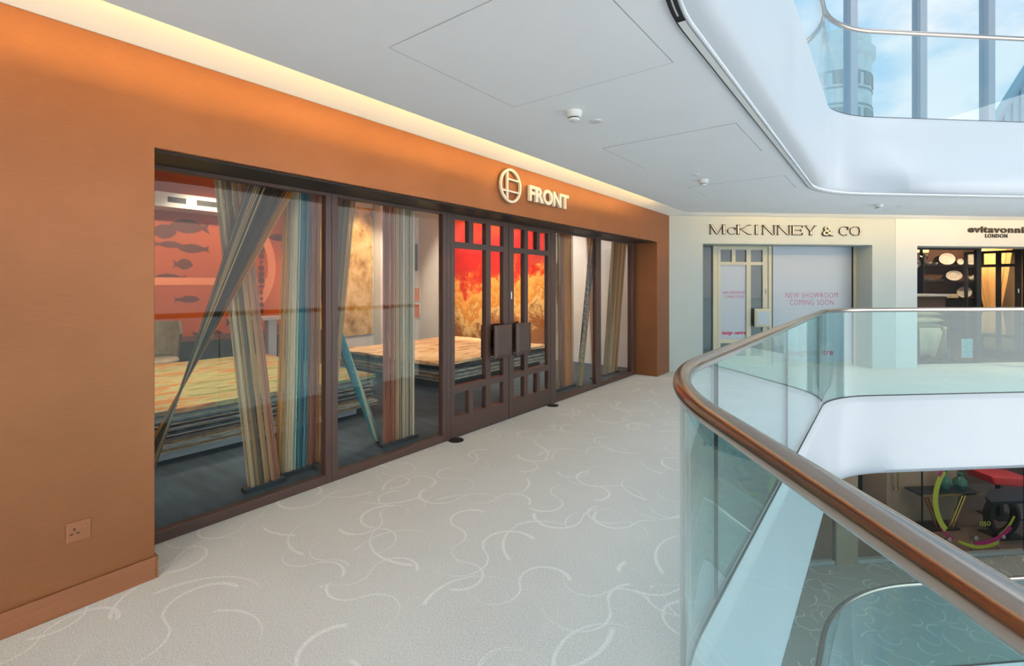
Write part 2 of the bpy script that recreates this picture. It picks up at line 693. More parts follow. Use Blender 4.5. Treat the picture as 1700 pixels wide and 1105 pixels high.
def outer(xw, fo):
    """outer outline of a slab: behind the viewer, up the shopfront wall, along the far wall"""
    c = FW(0, fo, 0)
    # corner of the line x = xw with the far line
    t = (xw - c[0]) / DX
    k = (xw, c[1] + t * DY)
    e = FW(9.3, fo, 0)
    b0 = edge()[0][0]
    bk = Vector((-CT, -ST))
    q = b0 + bk * ((b0.x - xw) / CT)
    return [(q.x, q.y), k, (e[0], e[1])]


PA = edge()
PU = edge(-0.62, -2.05)
PC = edge(-0.66, -2.58)
PLO = edge(-0.58, -2.02, 1.47, 2.6)

floor = slab('floor', PA, outer(-3.36, 0.40), -0.12, 0.0, M['carpet'], 'pale carpet with woven white swirls along the walkway')
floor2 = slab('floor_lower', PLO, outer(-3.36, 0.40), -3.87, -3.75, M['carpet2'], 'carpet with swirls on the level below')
floor3 = slab('floor_upper', PU, outer(-3.6, 1.2), 3.60, 3.75, M['white'], 'upper gallery slab')
ceiling = slab('ceiling', PC, outer(-2.45, -0.95), 2.62, 2.632, M['ceil'], 'off-white plaster ceiling over the walkway')
ceil2 = slab('ceiling_lower', [(p_ + n_ * -.5, n_) for p_, n_ in PA], outer(-3.36, 6.0), -1.14, -1.12, M['ceil'], 'ceiling of the level below')


def fascia(name, top, bot, z0, label, lift=0.0, upper=False):
    prof = [(-0.012, -0.012, 0.003), (0.014, 0.014, 0.002), (0.02, 0.02, -0.004), (0.05, 0.055, -0.05), (0.052, 0.075, -0.07), (0.056, 0.12, -0.30), (0.068, 0.22, -0.55), (0.09, 0.32, -0.75), (0.105, 0.365, -0.84),
            (0.108, 0.37, -0.90), (0.10, 0.33, -0.95), (0.08, 0.23, -1.0), (0.05, 0.08, -1.045), (0.015, -0.06, -1.08), (-0.03, -0.18, -1.105), (-0.075, -0.28, -1.12), (-0.12, -0.40, -1.13)]
    if upper:
        nose = {-0.30: .14, -0.55: .30, -0.75: .46, -0.84: .53, -0.90: .555, -0.95: .57, -1.0: .578, -1.045: .575, -1.08: .56, -1.105: .54, -1.12: .515, -1.13: .48}
        near = {-0.30: .052, -0.55: .054, -0.75: .057, -0.84: .059, -0.90: .06, -0.95: .06, -1.0: .057, -1.045: .047, -1.08: .028, -1.105: -.002, -1.12: -.035, -1.13: -.08}
        prof = [(near.get(z, a), nose.get(z, b_), z) for a, b_, z in prof]
    # the nose stands further out along the far side than along the walkway
    m = MB()
    n = len(top)
    rows = []
    for (a, b_, z) in prof:
        row = []
        for i, (p_, nn) in enumerate(top):
            k = max(0.0, min(1.0, (i - 58) / 17.0))
            k = k * k * (3 - 2 * k)
            d = a + (b_ - a) * k
            q = p_ + nn * d
            row.append((q.x, q.y, z0 + z * (1 - lift * k)))
        rows.append(row)
    vs = [v for r_ in rows for v in r_]
    fs = []
    for j in range(len(rows) - 1):
        for i in range(n - 1):
            fs.append((j * n + i, j * n + i + 1, (j + 1) * n + i + 1, (j + 1) * n + i))
    m.add(vs, fs)
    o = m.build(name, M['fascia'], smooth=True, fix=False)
    for poly in o.data.polygons:
        poly.use_smooth = True
    return struct(o, label)


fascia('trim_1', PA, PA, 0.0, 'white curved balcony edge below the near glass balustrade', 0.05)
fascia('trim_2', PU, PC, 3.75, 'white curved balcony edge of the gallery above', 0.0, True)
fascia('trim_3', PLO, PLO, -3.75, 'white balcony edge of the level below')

# ------------------------------------------------------------------ shopfront wall on the left
WB = outer(-2.98, 0)[0]
m = MB()
m.prism([(-8.9, 0), (0.87, 0), (0.87, 2.206), (7.783, 2.206), (7.783, 0), (8.34, 0), (8.34, 2.70), (-8.9, 2.70)], -3.5, -2.98, 'x')
wall_left = struct(m.build('wall_left', M['bronze'], bevel=0.004), 'brown bronze wall around the long shop window')
m = MB()
m.box(-3.345, -3.02, 0.872, 7.781, 2.196, 2.2055)
struct(m.build('soffit', M['black'], wall_left))
m = MB()
m.box(-2.98, -2.966, -8.9, 0.87, 0, 0.112)
m.box(-3.345, -2.966, 0.87, 0.882, 0, 0.112)
struct(m.build('baseboard_left', M['skirt'], bevel=0.002), 'bronze skirting board below the socket')
m = MB()
m.add([(-4.2, -8.9, 2.70), (-2.98, -8.9, 2.70), (-2.1, -8.9, 2.90), (-4.2, 9.6, 2.70), (-2.98, 9.6, 2.70), (-2.1, 9.6, 2.90),
       (-4.2, -8.9, 2.95), (-2.1, -8.9, 2.95), (-4.2, 9.6, 2.95), (-2.1, 9.6, 2.95)],
      [(0, 3, 4, 1), (1, 4, 5, 2), (6, 7, 9, 8), (2, 5, 9, 7), (0, 1, 2, 7, 6), (3, 8, 9, 5, 4)])
m.add([FW(-.6, -1.3, 2.93), FW(9.3, -1.3, 2.93), FW(9.3, 0, 2.707), FW(-.6, 0, 2.707), FW(9.3, .5, 2.707), FW(-.6, .5, 2.707),
       FW(-.6, -1.3, 2.97), FW(9.3, -1.3, 2.97), FW(9.3, .5, 2.97), FW(-.6, .5, 2.97)],
      [(0, 1, 2, 3), (3, 2, 4, 5), (6, 9, 8, 7), (0, 6, 7, 1), (0, 3, 5, 9, 6), (1, 7, 8, 4, 2)])
struct(m.build('ceiling_cove', M['ceil']), 'lit cove above the walls')
m = MB()
m.box(-2.37, -2.34, -8.5, 7.25, 2.648, 2.672)
m.box(-2.36, -2.35, -8.5, 7.25, 2.632, 2.648)
o = m.build('cove_light', M['led'])
tag(o, 'warm light strip hidden in the ceiling cove above the bronze wall', 'light')
m = MB(FW)
m.box(0.75, 9.0, -0.995, -0.97, 2.64, 2.66)
m.box(0.75, 9.0, -0.985, -0.98, 2.632, 2.64)
o = m.build('cove_light', M['led2'])
tag(o, 'warm white light strip in the ceiling cove before the far wall', 'light')

MB().box(-2.452, -2.44, -8.5, 7.2, 2.6325, 2.640).build('glow_cut_lip', M['ceil'], ceiling)  # upstand added to cut the light strip's glow down the wall


# ------------------------------------------------------------------ shop windows and doors
def window(name, T, s0, s1, label, mf, mg, z1=2.205, fl=0.05, fr=0.05, fb=0.066, ft=0.03, o0=0.37, dep=0.06):
    root = thing(name, T((s0 + s1) / 2, o0, 0))
    struct(root, label)
    for (a, b_, c, d) in ((s0, s0 + fl, 0, z1), (s1 - fr, s1, 0, z1)):
        m = MB(T)
        m.box(a, b_, o0, o0 + dep, c, d)
        m.build('frame_post', mf, root, bevel=0.003)
    m = MB(T)
    m.box(s0 + fl, s1 - fr, o0, o0 + dep, 0, fb)
    m.build('frame_rail', mf, root, bevel=0.003)
    m = MB(T)
    m.box(s0 + fl, s1 - fr, o0, o0 + dep, z1 - ft, z1)
    m.build('frame_rail', mf, root)
    m = MB(T)
    m.box(s0 + fl - .003, s1 - fr + .003, o0 + dep * .5, o0 + dep * .5 + 0.008, fb - .003, z1 - ft + .003)
    m.build('glass_pane', mg, root)
    return root


def door(name, T, s0, s1, label, flip=False, mf=None, mg=None, o0=0.37, dep=0.055, handle=None, special=None, back=True, lock=True):
    """leaf with three panes over a wide and a narrow pane over three panes"""
    W = s1 - s0
    cols = [(.065, .284), (.358, .573), (.659, .895)]
    rows = [(0.205, 0.44), (0.508, 1.866), (1.925, 2.146)]
    mir = (lambda a: s1 - a * W) if flip else (lambda a: s0 + a * W)
    root = thing(name, T((s0 + s1) / 2, o0, 0))
    struct(root, label)

    def B(m, a, b_, z0, z1, oa=o0, ob=o0 + dep):
        x0, x1 = sorted((mir(a), mir(b_)))
        m.box(x0, x1, oa, ob, z0, z1)
        return m
    edges = [0.004, cols[0][0], cols[0][1], cols[1][0], cols[1][1], cols[2][0], cols[2][1], 0.996]
    for a, b_ in ((0, 1), (6, 7)):
        B(MB(T), edges[a], edges[b_], 0.012, 2.198).build('stile', mf, root, bevel=0.003)
    zs = [(0.012, rows[0][0]), (rows[0][1], rows[1][0]), (rows[1][1], rows[2][0]), (rows[2][1], 2.198)]
    for z0, z1 in zs:
        B(MB(T), edges[1], edges[6], z0, z1).build('cross_rail', mf, root)
    for r in (0, 2):
        for a, b_ in ((2, 3), (4, 5)):
            B(MB(T), edges[a], edges[b_], rows[r][0], rows[r][1]).build('glazing_bar', mf, root)
    B(MB(T), edges[4], edges[5], rows[1][0], rows[1][1]).build('glazing_bar', mf, root)
    cells = [(cols[c], rows[r]) for r in (0, 2) for c in range(3)] + [((cols[0][0], cols[1][1]), rows[1]), (cols[2], rows[1])]
    for i, ((a, b_), (z0, z1)) in enumerate(cells):
        mat = mg
        nm = 'glass_pane'
        if special and i == 6:
            mat, nm = special, 'poster_panel'
        B(MB(T), a - .004, b_ + .004, z0 - .004, z1 + .004, o0 + dep * .45, o0 + dep * .45 + .008).build(nm, mat, root)
    if handle:
        hc, hw = handle['c'], handle['w']
        sides = [(-1, o0)] + ([(1, o0 + dep)] if back else [])
        for sg, oo in sides:
            m = MB(T)
            hs = mir(hc)
            a, b_ = hs - hw / 2, hs + hw / 2
            z0, z1 = handle['z']
            o1, o2, o3 = oo + sg * .055, oo + sg * .07, oo + sg * .085
            bw = 0.04
            vs = [(a, o1, z0), (b_, o1, z0), (b_, o1, z1), (a, o1, z1), (a, o2, z0), (b_, o2, z0), (b_, o2, z1), (a, o2, z1),
                  (a + bw, o3, z0 + bw), (b_ - bw, o3, z0 + bw), (b_ - bw, o3, z1 - bw), (a + bw, o3, z1 - bw)]
            fs = [(0, 1, 2, 3), (8, 9, 10, 11)]
            for k in range(4):
                k2 = (k + 1) % 4
                fs += [(k, k2, 4 + k2, 4 + k), (4 + k, 4 + k2, 8 + k2, 8 + k)]
            m.add(vs, fs)
            m.box(min(a, b_) + hw * .3, min(a, b_) + hw * .7, *sorted((oo, o1)), z0 + .06, z0 + .10)
            m.box(min(a, b_) + hw * .3, min(a, b_) + hw * .7, *sorted((oo, o1)), z1 - .10, z1 - .06)
            h = m.build('door_handle', handle['m'], root)
            if handle.get('face'):
                f = MB(T)
                f.box(a + bw + .01, b_ - bw - .01, *sorted((o3, o3 - .004 * -sg)), z0 + bw + .01, z1 - bw - .01)
                f.build('handle_plate', handle['face'], h)
    if not lock:
        return root
    m = MB(T)
    hs = mir(0.955)
    m.box(hs - .012, hs + .012, o0 - .012, o0, 1.34, 1.43)
    lk = m.build('lock', M['chrome'] if not special else M['seam'], root, bevel=0.004)
    return root


window('window_1', SW, 0.84, 2.11, 'large shop window left of the mullion, nearest to the bronze pier', M['frame'], M['glass'])
window('window_2', SW, 2.112, 3.335, 'shop window between the first window and the double door', M['frame'], M['glass'])
hz = dict(c=0.803, w=0.30, z=(0.715, 1.07), m=M['frame'])
door('door_1', SW, 3.386, 4.305, 'left leaf of the brown glazed shop door', False, M['frame'], M['glass'], handle=hz, lock=False)
hz2 = dict(c=0.784, w=0.28, z=(0.715, 1.07), m=M['frame'])
door('door_2', SW, 4.309, 5.16, 'right leaf of the brown glazed shop door', True, M['frame'], M['glass'], handle=hz2)
window('window_3', SW, 5.235, 6.45, 'shop window right of the double door', M['frame'], M['glass'], fl=.05, fr=.075)
window('window_4', SW, 6.452, 7.781, 'last shop window beside the far bronze pier', M['frame'], M['glass'], fl=.075, fr=.15)
m = MB(SW)
m.box(3.337, 3.384, .37, .44, 0, 2.205)
m.box(5.162, 5.233, .37, .44, 0, 2.205)
m.box(3.384, 5.162, .37, .44, 2.2, 2.2055)
struct(m.build('door_frame', M['frame']), 'brown frame around the double door')
for y in (3.41, 5.13):
    m = MB()
    m.lathe((-3.30, y, 0.0), [(0.075, 0.0), (0.075, 0.006), (0.05, 0.009)], 20)
    o = m.build('floor_pivot', M['dark'], smooth=True)
    tag(o, 'small dark floor plate at the %s foot of the brown double door' % ('left' if y < 4 else 'right'), 'floor plate')


# ------------------------------------------------------------------ writing
def glyphs(text, bold=0.0, spacing=1.0, font_scale=1.0):
    """the outline of every letter of a line as (vertices, faces, x0, x1) in cap-height units"""
    out = []
    dg = bpy.context.evaluated_depsgraph_get
    cu = bpy.data.curves.new('t', 'FONT')
    cu.size = 1.0
    cu.offset = bold
    cu.resolution_u = 4
    ob = bpy.data.objects.new('t', cu)
    COL.objects.link(ob)

    def shape(s):
        cu.body = s
        d = dg()
        d.update()
        e = ob.evaluated_get(d)
        me = e.to_mesh()
        vs = [tuple(v.co) for v in me.vertices]
        fs = [tuple(p_.vertices) for p_ in me.polygons]
        e.to_mesh_clear()
        return vs, fs
    cap = max(v[1] for v in shape('H')[0])
    wI = max(v[0] for v in shape('HH')[0]) - max(v[0] for v in shape('H')[0])
    x = 0.0
    for ch in text:
        if ch == ' ':
            x += wI * 0.45 * spacing
            continue
        vs, fs = shape(ch)
        a = max(v[0] for v in shape(ch + 'H')[0]) - (max(v[0] for v in shape('H')[0]))
        out.append(([((v[0] + x) / cap, v[1] / cap) for v in vs], fs))
        x += a * spacing
    bpy.data.objects.remove(ob)
    bpy.data.curves.remove(cu)
    return out


def text_line(T, text, s0, s1, z0, h, o_front, depth, mat, parent, name='letter', bold=0.0, spacing=1.0, joined=False):
    gl = glyphs(text, bold, spacing)
    xa = min(v[0] for g in gl for v in g[0])
    xb = max(v[0] for g in gl for v in g[0])
    k = (s1 - s0) / (xb - xa)
    objs = []
    m = MB(T)
    for vs, fs in gl:
        if not joined:
            m = MB(T)
        # faces front and back plus the rim
        n = len(vs)
        V = [(s0 + (v[0] - xa) * k, o_front, z0 + v[1] * h) for v in vs] + [(s0 + (v[0] - xa) * k, o_front + depth, z0 + v[1] * h) for v in vs]
        cnt = {}
        for f in fs:
            for i in range(len(f)):
                a, b_ = f[i], f[(i + 1) % len(f)]
                cnt[(a, b_)] = 1
        rim = [(a, b_) for (a, b_) in cnt if (b_, a) not in cnt]
        F_ = [tuple(f) for f in fs] + [tuple(i + n for i in reversed(f)) for f in fs] + [(a, b_, b_ + n, a + n) for a, b_ in rim]
        m.add(V, F_)
        if not joined:
            objs.append(m.build(name, mat, parent))
    if joined:
        objs.append(m.build(name, mat, parent))
    return objs


# round emblem and FRONT
sg = thing('shop_sign', SW(4.3, 0, 2.3), 'raised cream FRONT letters with round barred emblem on the bronze header', 'sign')
cy, cz, ry = 3.826, 2.482, 0.168
m = MB(SW)
n = 48
vs, fs = [], []
for oo in (-0.035, -0.012):
    for r_ in (ry, ry - .022):
        for k in range(n):
            a = 2 * math.pi * k / n
            vs.append((cy + r_ * math.cos(a), oo, cz + r_ * math.sin(a)))
for k in range(n):
    k2 = (k + 1) % n
    fs += [(k, k2, n + k2, n + k), (2 * n + k, 2 * n + k2, 3 * n + k2, 3 * n + k), (k, k2, 2 * n + k2, 2 * n + k), (n + k, n + k2, 3 * n + k2, 3 * n + k)]
m.add(vs, fs)
m.build('emblem_ring', M['letter'], sg, smooth=True)
xb = cy - 0.055
hv = math.sqrt((ry - .015) ** 2 - .055 ** 2)
MB(SW).box(xb - .009, xb + .009, -.035, -.012, cz - hv, cz + hv).build('emblem_bar', M['letter'], sg)
z = cz + 0.062
MB(SW).box(xb, cy + math.sqrt((ry - .015) ** 2 - .062 ** 2), -.0345, -.012, z - .008, z + .008).build('emblem_bar', M['letter'], sg)
z = cz - 0.055
hw = math.sqrt((ry - .015) ** 2 - .055 ** 2)
MB(SW).box(cy - hw, cy + hw, -.0345, -.012, z - .008, z + .008).build('emblem_bar', M['letter'], sg)
text_line(SW, 'FRONT', 4.14, 4.93, 2.388, 0.155, -.035, .03, M['letter'], sg, bold=0.034, spacing=1.0)
for k in range(3):
    m = MB(SW)
    m.tube([(cy - .12 + .12 * k, -.013, cz - .09 if k == 1 else cz), (cy - .12 + .12 * k, 0.0, cz - .09 if k == 1 else cz)], .004, 6)

# socket
so = thing('power_socket', SW(0.571, 0, 0.315), 'single bronze power socket with switch low on the bronze wall', 'socket')
m = MB(SW)
m.box(.527, .615, -.006, 0, .315, .406)
m.build('faceplate', M['skirt'], so, bevel=.002)
for (a, z, ww, hh) in ((.556, .372, .007, .012), (.546, .352, .011, .006), (.569, .352, .011, .006)):
    m = MB(SW)
    m.box(a - ww / 2, a + ww / 2, -.0066, -.0058, z - hh / 2, z + hh / 2)
    m.build('pin_hole', M['black'], so)
m = MB(SW)
m.prism([(0, 0), (-.007, .008), (-.003, .022), (0, .022)], .587, .600, 'x') if False else m.box(.586, .600, -.010, -.005, .366, .386)
m.build('switch', M['skirt'], so, bevel=.002)

# ------------------------------------------------------------------ far walls
m = MB(FW)
m.prism([(0, 0), (.608, 0), (.608, 2.22), (3.782, 2.22), (3.782, 0), (4.228, 0), (4.228, 2.705), (0, 2.705)], 0, .5, 'y')
wf = struct(m.build('wall_far', M['cream'], bevel=.003), 'pale cream wall around the closed showroom')
m = MB(FW)
m.prism([(4.23, 0), (4.66, 0), (4.66, 2.21), (8.4, 2.21), (8.4, 0), (9.3, 0), (9.3, 2.705), (4.23, 2.705)], -.004, .5, 'y')
wf2 = struct(m.build('wall_far', M['evi'], bevel=.003), 'warm white wall around the homeware shop')
m = MB(FW)
m.box(0.608, 4.3, 0.55, 0.60, 0, 2.6)
struct(m.build('wall_inner', M['dark']), 'dark backing behind the closed showroom')

# closed showroom: frame, door, poster window
m = MB(FW)
m.box(.62, .985, .40, .43, 0, 2.215)
o = m.build('window_5', M['slatepane'])
struct(o, 'slate grey side panel left of the cream door')
m = MB(FW)
m.box(.985, 1.064, .36, .44, 0, 2.215)
m.box(2.046, 2.112, .36, .44, 0, 2.215)
m.box(1.064, 2.046, .36, .44, 2.2, 2.215)
struct(m.build('door_frame', M['creamframe'], bevel=.003), 'cream metal frame beside the closed showroom door')
hd = dict(c=0.86, w=0.33, z=(0.735, 1.07), m=M['creamframe'], face=M['poster'])
d3 = door('door_3', FW, 1.068, 2.042, 'cream showroom door with slate panes and a white poster', False, M['creamframe'], M['slatepane'], handle=hd, special=M['poster'], back=False)
text_line(FW, 'NEW SHOWROOM', 1.185, 1.61, 1.338, .048, .3935, .001, M['pink'], d3, 'print', joined=True)
text_line(FW, 'COMING SOON', 1.215, 1.585, 1.262, .048, .3935, .001, M['pink'], d3, 'print', joined=True)
text_line(FW, 'design centre', 1.165, 1.63, .598, .062, .3935, .001, M['magenta'], d3, 'print', bold=0.03, joined=True)
pw = thing('window_6', FW(2.9, .37, 0))
struct(pw, 'wide white poster window of the closed showroom')
m = MB(FW)
m.box(2.114, 2.13, .36, .43, .0, 2.215)
m.box(3.70, 3.722, .36, .43, 0, 2.215)
m.build('frame_post', M['dark'], pw)
MB(FW).box(3.722, 3.782, .36, .43, 0, 2.215).build('frame_post', M['creamframe'], pw)
MB(FW).box(2.13, 3.70, .36, .43, 0, .06).build('frame_rail', M['creamframe'], pw)
MB(FW).box(2.13, 3.70, .375, .385, .06, 2.215).build('poster_sheet', M['poster'], pw)
text_line(FW, 'NEW SHOWROOM', 2.39, 3.42, 1.262, .098, .3735, .0012, M['pink'], pw, 'print', bold=-.012, spacing=1.08, joined=True)
text_line(FW, 'COMING SOON', 2.475, 3.335, 1.130, .098, .3735, .0012, M['pink'], pw, 'print', bold=-.012, spacing=1.08, joined=True)
text_line(FW, 'design centre', 2.42, 3.33, .20, .11, .3735, .0012, M['magenta'], pw, 'print', bold=0.03, joined=True)

# McKINNEY & CO: inline serif letters, dark outline with a pale face in the thick strokes
TK, TN, SF = 0.27, 0.06, 0.06


class Glyph:
    def __init__(self):
        self.d, self.l, self.k, self.g = [], [], 0, []

    def stroke(self, x0, y0, x1, y1, wd):
        self.d.append([(x0 - wd / 2, y0), (x0 + wd / 2, y0), (x1 + wd / 2, y1), (x1 - wd / 2, y1)])
        if wd > 0.12:
            q = 0.072
            e = (x1 - x0) * 0.06
            iw = wd - 2 * q
            sy = 0.06 if y1 > y0 else -0.06
            self.k += 1
            self.l.append([(x0 - iw / 2 + e, y0 + sy), (x0 + iw / 2 + e, y0 + sy), (x1 + iw / 2 - e, y1 - sy), (x1 - iw / 2 - e, y1 - sy)])
            self.g.append(self.k)
        return self

    def serif(self, x, y, wd=0.30):
        y0 = y if y < 0.5 else y - SF
        self.d.append([(x - wd / 2, y0), (x + wd / 2, y0), (x + wd / 2, y0 + SF), (x - wd / 2, y0 + SF)])
        return self

    def bowl(self, cx, cy_, rx, ry_, a0, a1, thick):
        n = 16
        for i in range(n):
            t0, t1 = [a0 + (a1 - a0) * (i + k) / n for k in (0, 1)]

            def ring(t, e):
                wv = TN + (thick - TN) * abs(math.cos(t)) ** 1.3
                return (cx + (rx - wv * e) * math.cos(t), cy_ + (ry_ - TN * e) * math.sin(t))
            self.d.append([ring(t0, 0), ring(t1, 0), ring(t1, 1), ring(t0, 1)])
            if abs(math.cos(t0)) > .5 and abs(math.cos(t1)) > .5:
                self.l.append([ring(t0, .28), ring(t1, .28), ring(t1, .72), ring(t0, .72)])
                self.g.append(self.k)
            else:
                self.k += 1
        return self


def gM(w):
    g = Glyph()
    g.stroke(.12, 0, .12, 1, TN).stroke(.16, 1, w / 2, 0.02, TK).stroke(w / 2, .02, w - .2, 1, TN).stroke(w - .18, 0, w - .18, 1, TK)
    return g.serif(.12, 0, .24).serif(.12, 1, .24).serif(w - .18, 0, .36).serif(w - .18, 1, .36)


def gK(w):
    g = Glyph().stroke(.18, 0, .18, 1, TK).stroke(.28, .42, w - .18, 1, TN).stroke(w - .16, 0, .45, .62, TK)
    return g.serif(.18, 0, .36).serif(.18, 1, .36).serif(w - .16, 0, .34).serif(w - .16, 1, .28)


def gI(w):
    return Glyph().stroke(w / 2, 0, w / 2, 1, TK).serif(w / 2, 0, .36).serif(w / 2, 1, .36)


def gN(w):
    g = Glyph().stroke(.13, 0, .13, 1, TN).stroke(w - .13, 0, w - .13, 1, TN).stroke(.2, 1, w - .2, 0, TK)
    return g.serif(.13, 0, .26).serif(.13, 1, .26).serif(w - .13, 1, .26)


def gE(w):
    g = Glyph().stroke(.18, 0, .18, 1, TK).serif(.18, 0, .36).serif(.18, 1, .36)
    for y in (0, .47, 1 - SF):
        e = w - .05 if y != .47 else w - .2
        g.d.append([(.2, y), (e, y), (e, y + SF), (.2, y + SF)])
    for x, y0, y1 in ((w - .08, 0, .26), (w - .08, .74, 1), (w - .22, .36, .62)):
        g.d.append([(x, y0), (x + .05, y0), (x + .05, y1), (x, y1)])
    return g


def gY(w):
    g = Glyph().stroke(w / 2, 0, w / 2, .45, TK).stroke(.18, 1, w / 2, .42, TK).stroke(w / 2 + .02, .42, w - .14, 1, TN)
    return g.serif(w / 2, 0, .36).serif(.18, 1, .36).serif(w - .14, 1, .28)


def gC(w):
    g = Glyph().bowl(w / 2, .5, w / 2, .52, math.radians(48), math.radians(312), .26)
    g.d.append([(w * .84, .62), (w * .9, .62), (w * .9, .98), (w * .84, .98)])
    return g


def gO(w):
    return Glyph().bowl(w / 2, .5, w / 2, .52, 0, 2 * math.pi, .26)


mk = thing('shop_sign', FW(2.1, 0, 2.3), 'dark outlined serif McKINNEY & CO letters on the cream wall', 'sign')
z0, H_ = 2.383, 0.172
cx0 = 112
for ch, a, b_, sc in (('M', 112, 222, 1), ('c', 237, 297, .72), ('K', 298, 400, 1), ('I', 410, 462, 1), ('N', 472, 568, 1), ('N', 576, 674, 1), ('E', 682, 762, 1), ('Y', 774, 860, 1), ('&', 898, 980, .94), ('C', 1020, 1092, .94), ('O', 1097, 1182, .94)):
    sa = .717 + (a - 112) / 1070 * 2.845
    sb = .717 + (b_ - 112) / 1070 * 2.845
    h = H_ * sc
    if ch == '&':
        text_line(FW, '&', sa, sb, z0 - .006, h * 1.05, -.02, .02, M['darkletter'], mk, bold=.035)
        text_line(FW, '&', sa + .02, sb - .02, z0 + .004, h * .95, -.0235, .003, M['letter'], mk, 'letter_face', bold=-.012)
        continue
    w_ = (sb - sa) / h
    g = {'M': gM, 'c': gC, 'K': gK, 'I': gI, 'N': gN, 'E': gE, 'Y': gY, 'C': gC, 'O': gO}[ch](w_)
    m = MB(FW)
    for k, poly in enumerate(g.d):
        m.prism([(sa + x * h, z0 + y * h) for x, y in poly], -.02 - .0002 * k, 0, 'y')
    L_ = m.build('letter', M['darkletter'], mk)
    if len(g.g) > 3 and g.g[0] != g.g[-1] and ch == 'O':
        last = g.g[-1]
        g.g = [g.g[0] if q == last else q for q in g.g]
    for gid in sorted(set(g.g)):
        m = MB(FW)
        for poly, q in zip(g.l, g.g):
            if q == gid:
                m.prism([(sa + x * h, z0 + y * h) for x, y in poly], -.0265, -.018, 'y')
        m.build('letter_face', M['letter'], L_)

ev = thing('shop_sign', FW(6.3, 0, 2.35), 'dark evitavonni LONDON letters on the warm white wall', 'sign')
text_line(FW, 'evitavonni', 5.664, 6.80, 2.468, .118, -.02, .02, M['slot'], ev, bold=.03, spacing=1.14)
text_line(FW, 'LONDON', 6.015, 6.465, 2.375, .068, -.015, .015, M['slot'], ev, bold=.02, spacing=1.15)


# ------------------------------------------------------------------ balustrades
def strip(path, d0, d1, z0_, z1_, i0, i1):
    m = MB()
    vs, fs = [], []
    for p_, n_ in path[i0:i1]:
        for d in (d0, d1):
            q = p_ + n_ * d
            vs += [(q.x, q.y, z0_), (q.x, q.y, z1_)]
    for i in range(len(vs) // 4 - 1):
        c = 4 * i
        fs += [(c, c + 4, c + 6, c + 2), (c + 1, c + 3, c + 7, c + 5), (c, c + 1, c + 5, c + 4), (c + 2, c + 6, c + 7, c + 3)]
    m.add(vs, fs)
    return m


def balustrade(name, path, z0, label, seams, pane='tint', rail_r=0.03, thick=0.016, h=1.15):
    pts = [p_ for p_, n_ in path]
    L = [0.0]
    for i in range(1, len(pts)):
        L.append(L[-1] + (pts[i] - pts[i - 1]).length)

    def at(t):
        for i in range(1, len(pts)):
            if L[i] >= t - 1e-9:
                k = (t - L[i - 1]) / (L[i] - L[i - 1])
                return pts[i - 1].lerp(pts[i], k), path[i - 1][1].lerp(path[i][1], k).normalized()
        return pts[-1], path[-1][1]
    mid = pts[len(pts) // 2]
    root = thing(name, (mid.x, mid.y, z0), label, 'balustrade')
    m = MB()
    dense = []
    for i in range(len(pts) - 1):
        k = 1 if (pts[i + 1] - pts[i]).length < .2 else 4
        dense += [pts[i].lerp(pts[i + 1], j / k) for j in range(k)]
    dense.append(pts[-1])
    m.tube([(q.x, q.y, z0 + h + rail_r * .5) for q in dense], rail_r, 24)
    o = m.build('handrail', M['steel'], root, smooth=True)
    for q in o.data.polygons:
        q.use_smooth = True
    strip(path, -.012, .012, z0 + .003, z0 + .012, 0, len(path)).build('glass_channel', M['gasket'], root)
    # seams given as points: nearest position along the edge
    ts = []
    for sx, sy in seams:
        j = min(range(len(pts)), key=lambda i: (pts[i].x - sx) ** 2 + (pts[i].y - sy) ** 2)
        best = min(((at(L[max(0, j - 1)] + (L[min(len(pts) - 1, j + 1)] - L[max(0, j - 1)]) * k / 40.0)[0] - Vector((sx, sy))).length, k) for k in range(41))
        ts.append(L[max(0, j - 1)] + (L[min(len(pts) - 1, j + 1)] - L[max(0, j - 1)]) * best[1] / 40.0)
    ts.sort()
    t = ts[0] - 2.1
    pre = []
    while t > 0.3:
        pre.append(t)
        t -= 2.1
    t = ts[-1] + 2.3
    post = []
    while t < L[-1] - .3:
        post.append(t)
        t += 2.3
    cuts = [0.0] + pre[::-1] + ts + post + [L[-1]]
    for a, b_ in zip(cuts, cuts[1:]):
        n_ = max(3, int((b_ - a) / .07))
        m = MB()
        vs, fs = [], []
        for i in range(n_ + 1):
            q, nn = at(a + .003 + (b_ - a - .006) * i / n_)
            for d in (-thick / 2, thick / 2):
                for zz in (0.001, h):
                    vs.append((q.x + nn.x * d, q.y + nn.y * d, z0 + zz))
        for i in range(n_):
            c = 4 * i
            fs += [(c, c + 4, c + 5, c + 1), (c + 2, c + 3, c + 7, c + 6), (c + 1, c + 5, c + 7, c + 3), (c, c + 2, c + 6, c + 4)]
        fs += [(0, 1, 3, 2), (4 * n_, 4 * n_ + 2, 4 * n_ + 3, 4 * n_ + 1)]
        m.add(vs, fs)
        o = m.build('glass_pane', M[pane], root, smooth=True)
    for t in cuts[1:-1]:
        q, nn = at(t)
        dd = Vector((nn.y, -nn.x))
        m = MB()
        c4 = [q + nn * a + dd * b_ for a, b_ in ((-.0085, -.0029), (.0085, -.0029), (.0085, .0029), (-.0085, .0029))]
        m.prism([(v.x, v.y) for v in c4], z0 + .001, z0 + h)
        m.build('joint_strip', M['gasket'], root)
    return root


